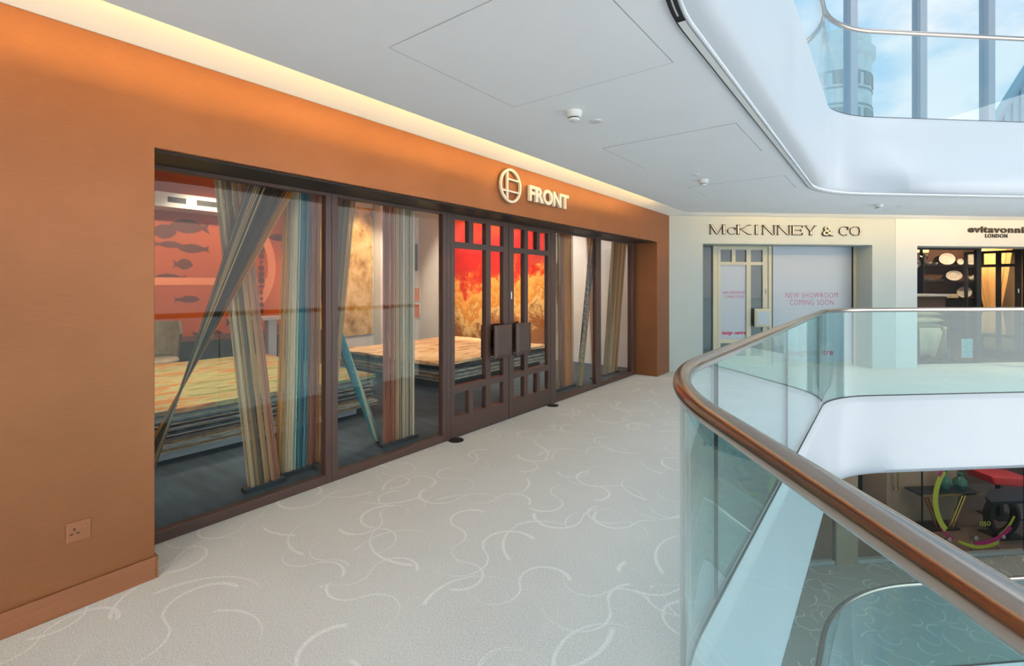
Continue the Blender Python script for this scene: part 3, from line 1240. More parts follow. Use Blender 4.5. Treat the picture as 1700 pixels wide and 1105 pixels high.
s3 = FW(5.05, -2.02, 0)
balustrade('glass_balustrade', PA, 0.0, 'curved glass balustrade with bronze handrail beside the walkway', [(-.64, 2.42), (-.64, 4.46), (-.60, 6.75), (s3[0], s3[1])])
s3 = FW(5.0, -2.05, 0)
balustrade('glass_balustrade', PU, 3.75, 'glass balustrade of the gallery above, before the sky', [(-.62, 4.6), (s3[0], s3[1])], 'pale')
s3 = FW(4.9, -2.02, 0)
balustrade('glass_balustrade', PLO, -3.75, 'glass balustrade on the level below', [(-.58, 5.0), (s3[0], s3[1])])

# ------------------------------------------------------------------ ceiling fittings
for i, (x0, x1, y0, y1) in enumerate(((-1.855, -.855, 1.475, 2.435), (-1.84, -.83, 3.62, 4.50), (-1.80, -.83, 5.65, 6.45))):
    m = MB()
    g = .006
    m.box(x0 - g, x1 + g, y0 - g, y0, 2.6185, 2.6199)
    m.box(x0 - g, x1 + g, y1, y1 + g, 2.6185, 2.6199)
    m.box(x0 - g, x0, y0, y1, 2.6185, 2.6199)
    m.box(x1, x1 + g, y0, y1, 2.6185, 2.6199)
    m.build('panel_seam', M['seam'], ceiling)
    m = MB()
    m.box(x0, x1, y0, y1, 2.617, 2.6199)
    m.build('access_panel', M['ceil'], ceiling)
for i, ((x, y), w_) in enumerate((((-1.601, 2.742), 'nearest the viewer'), ((-1.548, 5.36), 'halfway along the ceiling'), ((-.09, 8.50), 'far one by the cream wall'))):
    sd = thing('smoke_detector', (x, y, 2.55), 'white round smoke detector on the ceiling, ' + w_, 'smoke detector', 'ceiling smoke detectors')
    MB().lathe((x, y, 2.62), [(.052, 0), (.052, -.012), (.047, -.034), (.04, -.04)], 24).build('base', M['plastic'], sd, smooth=True)
    MB().lathe((x, y, 2.579), [(.03, .0015), (.03, -.008)], 20).build('dark_gap', M['dark'], sd)
    MB().lathe((x, y, 2.572), [(.036, 0), (.034, -.010), (.02, -.016)], 24).build('cap', M['plastic'], sd, smooth=True)
for (x, y), w_ in (((-1.574, 2.996), 'behind the nearest smoke detector'), ((-1.544, 5.065), 'before the middle smoke detector'), ((-1.509, 7.252), 'alone near the end of the walkway'), ((.142, 8.82), 'beside the far smoke detector')):
    o = MB().lathe((x, y, 2.62), [(.042, 0), (.042, -.004), (.036, -.006)], 24).build('cover_disc', M['plastic'], smooth=True)
    tag(o, 'flat white cover disc on the ceiling ' + w_, 'ceiling disc', 'ceiling cover discs')

# the long slot in the ceiling beside the balcony edge
sl = thing('air_slot', (-.70, 4.0, 2.60), 'long dark air slot running along the white ceiling edge', 'air vent')
QS = edge(-0.70, -2.53, s_end=9.0)


strip(QS, -.012, .03, 2.612, 2.6195, 0, len(QS)).build('slot_groove', M['slot'], sl)
strip(QS, -.019, -.012, 2.609, 2.6195, 0, len(QS)).build('slot_fin', M['slotfin'], sl)
strip(QS, .030, .037, 2.609, 2.6195, 0, len(QS)).build('slot_fin', M['slotfin'], sl)
KS = next(i for i, (p_, n_) in enumerate(QS) if p_.y > 2.05)
strip(QS, .006, .012, 2.609, 2.6195, 0, KS).build('slot_fin', M['slotfin'], sl)
strip(QS, -.004, .027, 2.609, 2.615, KS, len(QS)).build('slot_cover', M['plastic'], sl)

# ------------------------------------------------------------------ the glazed side of the gallery above, and outside
cwall = thing('window_7', FW(5.0, .3, 3.75))
struct(cwall, 'tall glazed wall of the gallery above with grey mullions')
k = 0
sm = [-0.55, .87, 2.28, 3.69, 5.10, 6.52, 7.93, 9.3]
for s_ in sm:
    MB(FW).box(s_ - .07, s_ + .07, .30, .48, 3.75, 9.0).build('mullion', M['mull'], cwall)
for a, b_ in zip(sm, sm[1:]):
    MB(FW).box(a + .07, b_ - .07, .38, .39, 3.75, 9.0).build('glass_pane', M['sky_glass'], cwall)


def camp(X, Y):
    return cw(X, Y)


tw = thing('reflected_tower', (*camp(28.0, 42.0), -6), 'pale stone round tower, a reflection in the gallery glass built as a solid building', 'building')  # reflected building, modelled as a solid tower outdoors
m = MB()
c = camp(26.9, 42.0)
m.lathe((c[0], c[1], 0), [(3.3, -6), (3.3, 19.9), (3.55, 20.1), (3.55, 20.8), (3.25, 21.0), (3.25, 21.8), (3.0, 22.0)], 32)
m.build('shaft', M['stone'], tw, smooth=True)
for zz in (14.6, 15.9, 17.2, 18.5):
    MB().lathe((c[0], c[1], zz), [(3.36, 0), (3.36, .12)], 32).build('string_course', M['stonedark'], tw, smooth=True)
for k in range(7):
    for zz in (14.9, 17.8):
        a = TH + math.radians(-150 + k * 22)
        x, y = c[0] + 3.32 * math.cos(a), c[1] + 3.32 * math.sin(a)
        m = MB()
        d = Vector((-math.sin(a), math.cos(a)))
        e = Vector((math.cos(a), math.sin(a)))
        pp = [Vector((x, y)) + d * q + e * r_ for q, r_ in ((-.4, -.1), (.4, -.1), (.4, .05), (-.4, .05))]
        m.prism([(v.x, v.y) for v in pp], zz - .55 + .3, zz + .75)
        m.build('window', M['stonedark'], tw)
# glass roof of the neighbouring hall
gr = thing('glazed_roof', (*camp(33, 31), -6), 'sloping glazed roof of a neighbouring hall low in the sky', 'building')
base = camp(29.0, 30.0)


def GR(x, y, z):
    q = camp(29.0 + x, 30.0 + y)
    return (q[0], q[1], z)


MB(GR).add([(0, 0, -6), (6, 0, -6), (6, .8, -6), (0, .8, -6), (0, 0, 10.1), (6, 0, 19.7), (6, .8, 19.7), (0, .8, 10.1)],
           [(0, 3, 2, 1), (4, 5, 6, 7), (0, 1, 5, 4), (1, 2, 6, 5), (2, 3, 7, 6), (3, 0, 4, 7)]).build('glazing', M['hall'], gr)
for k in range(12):
    x = .2 + k * .5
    MB(GR).box(x, x + .09, -.10, 0, -6, 10.2 + x * 1.6).build('roof_bar', M['mull'], gr)
m = MB(GR)
m.tube([(0, -.05, 10.15), (6, -.05, 19.75)], .09, 6)
m.build('ridge_bar', M['mull'], gr)

# walls closing the atrium where the photograph does not look
m = MB()
c0 = FW(9.3, 0, 0)
a = Vector(cw(12.2, 9.3))
e = Vector((c0[0], c0[1]))
ex = Vector((CT, ST))
ey = Vector((-ST, CT))
e1 = e - ey * 14.6
pl = [e, e + ex * .3, e1 + ex * .3, e1]
m.prism([(v.x, v.y) for v in pl], -5, 2.7)
struct(m.build('wall_right', M['evi']), 'cream wall across the atrium')
m = MB()
b0 = edge()[0][0] - ey * .05
pl = [b0 - ex * 6.6, b0 + ex * 11.9, b0 + ex * 11.9 - ey * .2, b0 - ex * 6.6 - ey * .2]
m.prism([(v.x, v.y) for v in pl], -5, 3.75)
struct(m.build('wall_back', M['evi']), 'cream wall behind the viewer')


# ------------------------------------------------------------------ inside the rug shop
m = MB()
m.box(-12, -3.41, -3.0, 8.35, -.06, -.004)
struct(m.build('floor_shop', M['shopfloor']), 'dark slate carpet inside the rug shop')
m = MB()
m.box(-9.9, -9.7, -3.0, 5.62, 0, 3.45)
struct(m.build('wall_inner', M['orange']), 'orange back wall inside the rug shop')
m = MB()
m.box(-9.9, -9.7, 5.62, 8.5, 0, 3.45)
struct(m.build('wall_inner', M['white']), 'white back wall inside the rug shop')
m = MB()
m.box(-9.7, -3.41, 8.345, 8.5, 0, 3.45)
struct(m.build('wall_inner', M['white']), 'white end wall inside the rug shop')
m = MB()
m.box(-9.7, -3.5, -3.1, -3.0, 0, 3.45)
struct(m.build('wall_inner', M['white']), 'white side wall of the rug shop out of view')
m = MB()
m.box(-9.9, -3.5, -3.1, 8.5, 3.45, 3.5)
m.box(-3.52, -3.5, -3.1, 8.5, 2.206, 3.45)
struct(m.build('ceiling_shop', M['white']), 'white ceiling inside the rug shop')
m = MB()
m.box(-9.68, -9.42, 7.20, 7.46, 0, 3.45)
struct(m.build('column', M['white'], bevel=.004), 'square white column at the back of the rug shop')
# ceiling tracks with spots
for i, (x, w_) in enumerate(((-8.3, 'along the back wall'), (-6.0, 'over the rug stacks'))):
    tr = thing('spot_track', (x, 3, 3.3), 'white spotlight track on the shop ceiling ' + w_, 'track light', 'shop ceiling tracks')
    MB().box(x - .02, x + .02, -1, 8.0, 3.40, 3.45).build('track', M['white'], tr)
    for k in range(7):
        y = -.2 + k * 1.25
        sp = MB().tube([(x, y, 3.40), (x, y, 3.33)], .012, 8)
        sp.tube([(x + .04, y, 3.36), (x - .08, y, 3.24)], [.045, .05], 12)
        h = sp.build('spot_head', M['white'], tr, smooth=True)
        MB().tube([(x - .081, y, 3.239), (x - .085, y, 3.235)], .04, 12).build('lens', M['lamp'], h)


def spot(loc, target, power, ang, col, size=.06):
    l = bpy.data.lights.new('spot', 'SPOT')
    l.energy = power
    l.spot_size = math.radians(ang)
    l.spot_blend = .5
    l.color = col
    l.shadow_soft_size = size
    o = bpy.data.objects.new('spot', l)
    o.location = loc
    d = Vector(target) - Vector(loc)
    o.rotation_euler = d.to_track_quat('-Z', 'Y').to_euler()
    COL.objects.link(o)


WARM = (1.0, .80, .56)
spot((-6.0, 2.0, 3.2), (-6.2, 2.2, .4), 230, 75, WARM)
spot((-6.0, 5.6, 3.2), (-6.3, 6.2, .3), 230, 75, WARM)
spot((-7.4, 5.9, 3.2), (-7.4, 8.3, 1.5), 260, 75, WARM)
spot((-6.3, 5.9, 3.2), (-6.2, 8.3, 1.6), 240, 75, WARM)
spot((-8.0, 6.3, 3.2), (-9.7, 6.4, 1.7), 190, 80, WARM)
spot((-8.0, 3.6, 3.2), (-9.7, 3.6, 1.7), 120, 85, WARM)
spot((-8.0, 1.4, 3.2), (-9.7, 1.6, 1.7), 95, 85, WARM)
spot((-4.3, 1.7, 3.35), (-3.85, 1.8, 0.6), 150, 44, WARM)
spot((-4.3, 2.9, 3.35), (-3.85, 2.8, 0.6), 130, 44, WARM)
spot((-4.3, 6.4, 3.35), (-3.85, 6.5, 0.6), 150, 50, WARM)
spot((-4.6, 7.0, 3.2), (-4.6, 8.3, 1.2), 60, 90, (1, .9, .8))
area_lamp('shop_ceiling_lamp', (-6.4, 3.2, 3.42), (0, 0, 0), 4.0, 8.0, 20, (1.0, .86, .70))


def rug(name, x0, x1, y0, y1, z0, z1, mat, label, group, rough=.02, rag=.012, nx=16, ny=16):
    rr = random.Random(hash((round(z0 * 1000), round(y0 * 100))) & 0xffff)
    m = MB()
    vs, fs = [], []
    for lay, zz in ((0, z0), (1, z1)):
        for i in range(nx + 1):
            for j in range(ny + 1):
                x = x0 + (x1 - x0) * i / nx
                y = y0 + (y1 - y0) * j / ny
                ed = i in (0, nx) or j in (0, ny)
                if ed:
                    x += rr.uniform(-rag, rag)
                    y += rr.uniform(-rag, rag)
                dz = (rr.uniform(-1, 0) * rough * (z1 - z0)) if lay else 0
                vs.append((x, y, zz + dz))
    N_ = (nx + 1) * (ny + 1)
    ix = lambda i, j: i * (ny + 1) + j
    for i in range(nx):
        for j in range(ny):
            q = (ix(i, j), ix(i + 1, j), ix(i + 1, j + 1), ix(i, j + 1))
            fs.append(tuple(k + N_ for k in q))
            fs.append(q[::-1])
    for i in range(nx):
        for j in (0, ny):
            q = (ix(i, j), ix(i + 1, j), ix(i + 1, j) + N_, ix(i, j) + N_)
            fs.append(q if j == 0 else q[::-1])
    for j in range(ny):
        for i in (0, nx):
            q = (ix(i, j), ix(i, j + 1), ix(i, j + 1) + N_, ix(i, j) + N_)
            fs.append(q[::-1] if i == 0 else q)
    m.add(vs, fs)
    o = m.build(name, mat, smooth=False)
    return tag(o, label, 'rug', group)


ORD = ['topmost', 'second', 'third', 'fourth', 'fifth', 'sixth', 'seventh', 'eighth', 'ninth', 'tenth', 'eleventh', 'twelfth', 'thirteenth', 'fourteenth', 'fifteenth', 'sixteenth', 'seventeenth', 'eighteenth', 'nineteenth']
green_rug = rug_mat('green_orange_weave', [(.30, (96, 104, 62)), (.42, (172, 172, 112)), (.50, (196, 196, 140)), (.58, (206, 128, 62)), (.70, (186, 182, 120))], (1.2, .35, 1), 5.5, .35, 12)
cream_rug = rug_mat('cream_apricot_weave', [(.30, (150, 112, 78)), (.45, (224, 188, 142)), (.6, (240, 214, 176)), (.75, (206, 160, 112))], (2.2, .6, 1), 4.0, .4, 12)
edge_cols = {'grey': (150, 146, 140), 'cream': (224, 214, 194), 'beige': (192, 176, 150), 'plum': (112, 78, 84), 'brown': (98, 76, 58), 'dark brown': (58, 46, 36), 'slate': (108, 114, 126), 'pale grey': (208, 208, 204), 'tan': (196, 158, 114)}
EM = {k: rug_mat(k.replace(' ', '_') + '_wool', [(.3, tuple(int(v * .72) for v in c)), (.5, c), (.7, tuple(min(255, int(v * 1.18)) for v in c))], (1, 1, 6), 9, .3, 4) for k, c in edge_cols.items()}

# stack by the first window, on a white plinth
m = MB()
m.box(-7.5, -4.92, .55, 3.42, -.004, .10)
tag(m.build('display_plinth', M['white']), 'low white plinth under the green-topped rug stack', 'plinth')
g1 = 'rugs in the green-topped stack'
lay = ['brown', 'grey', 'beige', 'slate', 'cream', 'plum', 'pale grey', 'beige', 'slate', 'cream', 'plum', 'grey', 'tan', 'cream', 'pale grey', 'tan', 'cream']
z1 = .47
rug('rug', -7.55, -4.72, .45, 3.56, z1 - .045, z1, green_rug, 'green and orange mottled rug on top of the stack behind the first window', g1, .22)
z = z1 - .045
hts = [.024, .018, .02, .022, .016, .02, .018, .022, .018, .016, .022, .018, .02, .018, .02, .022, .02]
for i, (cname, hh) in enumerate(zip(lay, hts)):
    if z - hh < .101:
        hh = z - .1005
    if hh < .008:
        break
    ex_ = R.uniform(-.03, .04) if i < 13 else R.uniform(.04, .12)
    rug('rug', -7.5, -4.76 + R.uniform(-.03, .015), .5, 3.52 + ex_, z - hh + .0008, z, EM[cname], '%s edged rug, %s from the top of the green-topped stack' % (cname, ORD[i + 1]), g1, .03, .004, 6, 8)
    z -= hh
# stack by the doors
m = MB()
m.box(-7.5, -5.12, 5.0, 7.5, -.004, .09)
tag(m.build('display_plinth', M['dark']), 'low dark plinth under the cream-topped rug stack', 'plinth')
g2 = 'rugs in the cream-topped stack'
z = .40
rug('rug', -7.55, -4.98, 4.84, 7.64, z - .05, z, cream_rug, 'cream and apricot shaggy rug on top of the stack behind the door', g2, .3, .02)
z -= .05
for i, cname in enumerate(['dark brown', 'brown', 'dark brown', 'slate', 'grey', 'cream', 'slate', 'tan', 'pale grey', 'grey', 'beige', 'cream', 'slate', 'pale grey']):
    hh = .02
    if z - hh < .091:
        break
    rug('rug', -7.5, -5.0 + R.uniform(-.03, .02), 4.88 + R.uniform(-.04, .05), 7.6 + R.uniform(-.05, .05), z - hh + .0008, z, EM[cname], '%s edged rug, %s from the top of the cream-topped stack' % (cname, ORD[i + 1]), g2, .03, .004, 6, 8)
    z -= hh


def hung(name, T, s0, s1, o_, z0, z1, mat, label, wav=.012):
    m = MB(T)
    n = 40
    vs, fs = [], []
    for d in (0, .018):
        for i in range(n + 1):
            s_ = s0 + (s1 - s0) * i / n
            oo = o_ + d + wav * math.sin(i * .9) * .5
            for zz in (z0, z1):
                vs.append((s_, oo, zz))
    K = 2 * (n + 1)
    for i in range(n):
        a = 2 * i
        fs += [(a, a + 2, a + 3, a + 1), (K + a, K + a + 1, K + a + 3, K + a + 2), (a, K + a, K + a + 2, a + 2), (a + 1, a + 3, K + a + 3, K + a + 1)]
    fs += [(0, 1, K + 1, K), (2 * n, K + 2 * n, K + 2 * n + 1, 2 * n + 1)]
    m.add(vs, fs)
    return tag(m.build(name, mat, smooth=True), label, 'rug')


def EW(s, o, z):
    return (s, 8.345 - o, z)


gold = rug_mat('gold_distressed_weave', [(.28, (120, 84, 34)), (.42, (196, 152, 84)), (.52, (222, 186, 120)), (.62, (234, 206, 152)), (.75, (168, 122, 60))], (1, 1.1, 1), 2.6, .35, 14)
hung('wall_rug', BW, 5.70, 7.17, .02, .35, 3.30, gold, 'gold distressed rug hung on the white back wall beside the column')
hung('wall_rug', EW, -8.62, -5.56, .02, .25, 3.30, red_rug_mat(), 'red and gold rug hung on the end wall behind the doors')
m = MB(EW)
m.box(-9.55, -9.42, 0, .06, 1.86, 2.54)
tag(m.build('wall_panel', M['dark'], bevel=.004), 'narrow black panel high on the white end wall', 'panel')
for zz, t in ((1.26, 'upper'), (.84, 'lower')):
    pf = thing('lit_picture', EW(-9.42, 0, zz - .2), '%s of two small bright pictures on the white end wall' % t, 'picture')
    MB(EW).box(-9.56, -9.32, 0, .025, zz - .18, zz + .18).build('frame', M['white'], pf)
    MB(EW).box(-9.545, -9.335, .025, .028, zz - .165, zz + .165).build('print', M['salmon'], pf)

# fish, dotted strings and a reflection built solid on the orange wall
def fish_poly(l, h):
    top, bot = [], []
    n = 12
    for i in range(n + 1):
        t = i / n
        x = -l / 2 + l * .8 * t
        y = h / 2 * math.sin(math.pi * min(1, t * .93 + .02)) ** .7
        top.append((x, y))
        bot.append((x, -y * .9))
    tail = [(l * .5, h * .42), (l * .42, 0), (l * .5, -h * .42)]
    return top + tail + bot[::-1]


FISH = [(2.93, 2.40, .42, .26, 0), (3.02, 2.19, .42, .12, 0), (3.36, 2.52, .62, .26, 1), (3.42, 2.14, .5, .17, 1), (3.24, 1.86, .30, .2, 0), (4.02, 2.27, .26, .17, 1), (4.94, 2.45, .42, .15, 1), (5.0, .66, .42, .14, 1), (4.08, .80, .3, .2, 0), (3.62, .62, .5, .17, 0), (3.06, 1.62, .5, .15, 1), (3.3, 1.25, .4, .13, 0)]
for i, (s_, z_, l, h, fl) in enumerate(FISH):
    m = MB(BW)
    m.prism([(s_ + (x if fl else -x), z_ + y) for x, y in fish_poly(l, h)], .001, .006, 'y')
    where = ['high at the left edge', 'below the top left fish', 'large and high', 'under the large fish', 'below the others at left', 'small, left of the dotted strings', 'right of the salmon ring', 'low at the right', 'low under the dotted strings', 'low in the middle', 'on the salmon bar', 'under the salmon bar'][i]
    tag(m.build('fish_decal', M['fish']), 'brown fish silhouette on the orange wall, ' + where, 'decal', 'fish decals on the orange wall')
for (s_, za, zb, nn, t) in ((4.20, 3.12, 1.70, 12, 'left'), (4.56, 3.25, 1.0, 20, 'right')):
    bs = thing('bead_string', BW(s_, .05, zb), '%s string of brown dots hung before the orange wall' % t, 'hanging string', 'dotted strings')
    MB(BW).tube([(s_, .05, 3.45), (s_, .05, zb)], .002, 5).build('cord', M['dark'], bs)
    for k in range(nn):
        z_ = za + (zb - za) * k / (nn - 1)
        r_ = R.choice((.03, .045, .055, .065))
        MB(BW).lathe((s_, .046, z_), [(r_, 0), (r_, .008)], 14, 'y').build('disc', M['fish'], bs)
wg = thing('reflected_arc', BW(3.9, 0, 1), 'salmon ring segment with a crossbar, a reflection built solid on the orange wall', 'built reflection')  # solid shapes in place of a reflection in the shop glass
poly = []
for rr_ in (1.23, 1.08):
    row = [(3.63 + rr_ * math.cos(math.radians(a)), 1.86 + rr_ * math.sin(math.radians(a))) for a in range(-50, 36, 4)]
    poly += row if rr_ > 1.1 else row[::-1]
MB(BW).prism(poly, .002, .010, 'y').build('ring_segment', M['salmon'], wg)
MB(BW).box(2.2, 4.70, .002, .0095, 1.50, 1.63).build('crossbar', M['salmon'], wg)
bk = thing('air_conditioner', (-9.4, 3.3, 2.72), 'white bulkhead with two black slots high on the orange wall', 'air conditioner')
MB(BW).box(2.2, 3.85, .002, .50, 2.76, 3.0).build('casing', M['white'], bk, bevel=.01)
for a_, b__ in ((2.86, 3.12), (3.28, 3.72)):
    MB(BW).box(a_, b__, .50, .506, 2.84, 2.93).build('slot', M['slot'], bk)
# low furniture at the back
tag(MB().box(-9.55, -8.6, 1.0, 5.4, -.004, .62).build('sideboard', M['wood'], bevel=.01), 'low dark wooden sideboard along the orange wall', 'sideboard')
ch = thing('tub_chair', (-8.1, 2.35, 0), 'pale tub chair behind the green-topped rug stack', 'chair')
m = MB()
vs, fs = [], []
n = 14
for lay_, (r_, hh) in enumerate(((.28, .42), (.32, .72), (.34, .98), (.31, .98), (.27, .5))):
    for k in range(n + 1):
        a = math.radians(90 + 200 * k / n - 10)
        vs.append((-8.1 + r_ * math.cos(a), 2.35 + r_ * math.sin(a), hh - (.18 if lay_ in (2, 3) and k in (0, n) else 0)))
for j in range(4):
    for k in range(n):
        a = j * (n + 1) + k
        fs.append((a, a + 1, a + n + 2, a + n + 1))
m.add(vs, fs)
m.build('shell', M['linen'], ch, smooth=True)
MB().lathe((-8.1, 2.35, .40), [(.28, 0), (.30, .04), (.28, .08)], 20).build('seat', M['linen'], ch, smooth=True)
for dx_, dy_ in ((-.18, -.18), (.18, -.18), (.18, .18), (-.18, .18)):
    MB().tube([(-8.1 + dx_, 2.35 + dy_, .40), (-8.1 + dx_ * 1.2, 2.35 + dy_ * 1.2, -.004)], .014, 8).build('leg', M['chrome'], ch)
st = thing('side_table', (-8.35, 4.1, 0), 'small white pedestal table behind the rug stack', 'table')
MB().box(-8.6, -8.1, 3.85, 4.35, .92, .96).build('table_top', M['white'], st, bevel=.004)
MB().box(-8.42, -8.28, 4.03, 4.17, .02, .92).build('leg', M['white'], st)
MB().box(-8.55, -8.15, 3.9, 4.3, -.004, .02).build('base', M['white'], st)

# ------------------------------------------------------------------ string curtains in the shop windows
BE, CR, GR_, DK, BR, GO, TE, BL, RU, PK = (lin(186, 152, 108), lin(224, 208, 176), lin(116, 102, 86), lin(54, 44, 34), lin(120, 70, 36), lin(206, 138, 44), lin(54, 138, 150), lin(34, 80, 108), lin(156, 84, 56), lin(194, 136, 112))


def string_curtain(label, top, bot, cols, n, swap=False, x=-3.70, wth=.0056, depth=.05, rail=True, ztop=2.42, zbot=.03, turns=0.0, bundle=False):
    c = thing('string_curtain', (x, (bot[0] + bot[1]) / 2, 0), label, 'string curtain', 'string curtains in the shop windows')
    m = MB()
    rr = random.Random(int(abs(top[0]) * 1000) + n)
    n = n if bundle else int(n * 1.45)
    for i in range(n):
        t = (i + rr.uniform(-.4, .4)) / max(1, n - 1)
        t = max(0, min(1, t))
        tb = 1 - t if swap else t
        k = t * (len(cols) - 1)
        ci = min(len(cols) - 1, max(0, int(k + rr.uniform(-.2, 1.2))))
        base = cols[ci]
        j = rr.uniform(.65, 1.25)
        col = tuple(min(1, v * j) for v in base)
        dx_ = rr.uniform(-.5, .5) * depth
        pts = []
        steps = 1 if not (turns or bundle) else 14
        for q in range(steps + 1):
            u = q / steps
            ya = top[0] + (top[1] - top[0]) * t
            yb = bot[0] + (bot[1] - bot[0]) * tb
            yy = ya + (yb - ya) * u
            xx = x + dx_
            if bundle:
                cen = (top[0] + top[1]) / 2 + ((bot[0] + bot[1]) / 2 - (top[0] + top[1]) / 2) * u
                wdt = abs((top[1] - top[0]) + ((bot[1] - bot[0]) - (top[1] - top[0])) * u) / 2
                ang = 2 * math.pi * (t + turns * u)
                yy = cen + wdt * math.cos(ang)
                xx = x + wdt * math.sin(ang)
            pts.append((xx, yy, ztop + (zbot - ztop) * u))
        vs, fs = [], []
        for (a, b_, c_) in pts:
            vs += [(a, b_ - wth / 2, c_), (a + wth * .5, b_, c_), (a, b_ + wth / 2, c_), (a - wth * .5, b_, c_)]
        for q in range(len(pts) - 1):
            o_ = q * 4
            fs += [(o_ + k_, o_ + (k_ + 1) % 4, o_ + 4 + (k_ + 1) % 4, o_ + 4 + k_) for k_ in range(4)]
        m.add(vs, fs, col)
    o = m.build('strands', M['thread'], c, fix=False)
    o['kind'] = 'stuff'
    MB().box(x - .03, x + .03, min(top) - .03, max(top) + .03, ztop, ztop + .03).build('top_rail', M['rail'], c)
    if rail:
        MB().box(x - .035, x + .035, min(bot) - .04, max(bot) + .04, -.002, zbot).build('bottom_rail', M['rail'], c)
    else:
        yb = (bot[0] + bot[1]) / 2
        MB().lathe((x, yb, -.002), [(.02, 0), (.024, .03), (.016, .05)], 12).build('end_ferrule', M['chrome'], c)
    return c


string_curtain('grey and bronze string curtain twisted to a point beside the bronze pier', (1.672, 2.055), (.76, .95), [GR_, BE, DK, DK, BR, GO], 150, True, depth=.03, x=-3.60)
string_curtain('straight beige string curtain leaning in the first window', (1.405, 1.598), (1.651, 1.872), [CR, BE, GR_, BE, PK, BR], 80, x=-3.68)
string_curtain('wide string curtain graded gold, cream, teal and rust in the first window', (1.96, 2.272), (1.885, 2.254), [GO, BE, CR, CR, TE, BL, TE, RU, BR, GO], 120, x=-3.76)
string_curtain('thin teal roll of strings crossing behind the first mullion', (1.895, 1.99), (2.865, 2.935), [TE, BL, CR, TE, BL], 50, rail=False, bundle=True, turns=.8, x=-3.84)
string_curtain('brown string curtain behind the left edge of the second window', (2.398, 2.567), (2.21, 2.30), [BR, GR_, BE, BR], 50, x=-3.68)
string_curtain('straight brown to cream string curtain hanging upright in the second window', (2.866, 3.226), (2.871, 3.22), [RU, BR, RU, BE, GR_, CR, GR_, CR], 120)
string_curtain('wide pink and brown string curtain just right of the doors', (5.816, 6.265), (5.87, 6.303), [BE, BR, PK, GO, PK, BE], 120)
string_curtain('teal roll of strings leaning left in the third window', (6.70, 6.80), (6.24, 6.32), [TE, BL, GO, TE], 32, rail=False, bundle=True, turns=.7, x=-3.58)
string_curtain('upright pale teal roll of strings in the third window', (6.25, 6.33), (6.35, 6.42), [TE, CR, TE], 28, rail=False, bundle=True, turns=.5, x=-3.82)
string_curtain('rust roll of strings leaning right in the third window', (5.90, 6.0), (6.64, 6.70), [GO, RU, BL], 30, rail=False, bundle=True, turns=.6, x=-3.93)
string_curtain('narrow apricot string curtain beside the third window mullion', (6.75, 7.04), (6.965, 7.06), [GO, PK, CR], 50, x=-3.72)
string_curtain('cream and beige string curtain in the last window', (7.66, 8.20), (7.30, 7.78), [BE, GR_, BE, CR, BE], 110)

# ------------------------------------------------------------------ the homeware shop across
MB_ = MB
m = MB(FW)
m.box(4.3, 9.3, .40, 3.4, -.06, -.003)
struct(m.build('floor_shop', M['wood']), 'dark floor of the homeware shop')
m = MB(FW)
m.box(4.3, 9.3, 3.0, 3.1, 0, 2.75)
struct(m.build('wall_inner', M['brownwall']), 'brown back wall of the homeware shop')
m = MB(FW)
m.box(4.25, 4.3, .5, 3.1, 0, 2.75)
struct(m.build('wall_inner', M['taupe']), 'taupe side wall of the homeware shop')
m = MB(FW)
m.box(9.25, 9.3, .5, 3.1, 0, 2.75)
struct(m.build('wall_inner', M['taupe']), 'taupe right side wall of the homeware shop')
m = MB(FW)
m.box(4.3, 9.3, .5, 3.1, 2.75, 2.8)
struct(m.build('ceiling_shop', M['taupe']), 'ceiling of the homeware shop')
window('window_8', FW, 4.66, 6.38, 'dark framed display window of the homeware shop', M['dark'], M['glass'], fl=.05, fr=.10, fb=.05)
m = MB(FW)
m.box(7.36, 7.52, .37, .45, 0, 2.205)
struct(m.build('door_frame', M['dark']), 'dark post beside the open shop door')


def DT(s, o, z):
    """leaf of the open door, swung inwards from its hinge post"""
    a = math.radians(64)
    l = 7.36 - s
    oo = o - .37
    return FW(7.34 - l * math.cos(a) * .85 + oo * math.sin(a), .46 + l * math.sin(a) + oo * math.cos(a), z)


door('door_4', DT, 6.46, 7.36, 'open black glazed door of the homeware shop', False, M['dark'], M['glass'])
window('window_9', FW, 7.53, 8.4, 'second display window of the homeware shop', M['dark'], M['glass'])
# shelves with plates
sh = thing('display_shelves', FW(8.5, 2.8, 0), 'dark wall shelves holding plates in the homeware shop', 'shelves')
for zz in (2.0, 1.60, 1.18, .75):
    MB(FW).box(7.55, 9.23, 2.70, 2.99, zz - .03, zz).build('shelf', M['dark'], sh)
MB(FW).box(7.52, 7.55, 2.70, 2.99, .0, 2.5).build('side_panel', M['dark'], sh)
MB(FW).box(9.2, 9.23, 2.70, 2.99, .0, 2.5).build('side_panel', M['dark'], sh)
for s_, z_, rx, rz_, lb in ((8.34, 2.145, .225, .145, 'left oval white plate standing on the top shelf'), (9.0, 2.145, .17, .145, 'oval white plate at the right end of the top shelf'), (8.53, 1.735, .225, .125, 'oval pale plate standing on the middle shelf'), (8.81, 1.325, .21, .14, 'oval beige plate standing on the lower shelf'), (8.70, 2.08, .09, .08, 'small round white plate between the oval plates on the top shelf')):
    m = MB(FW)
    m.lathe((s_, 2.88, z_), [(.55, .028), (.95, .006), (1, -.010), (.97, -.014), (.70, .004), (.64, .014), (.3, .015)], 32, 'y', rx, rz_)
    tag(m.build('plate', M['porcelain'], smooth=True), lb, 'plate', 'plates on the shop shelves')
tp = thing('teapot', FW(9.02, 2.8, 1.60), 'white teapot at the right of the middle shelf', 'teapot')
MB(FW).lathe((9.0, 2.82, 1.60), [(.05, 0), (.085, .03), (.095, .07), (.07, .115), (.03, .13)], 20).build('body', M['porcelain'], tp, smooth=True)
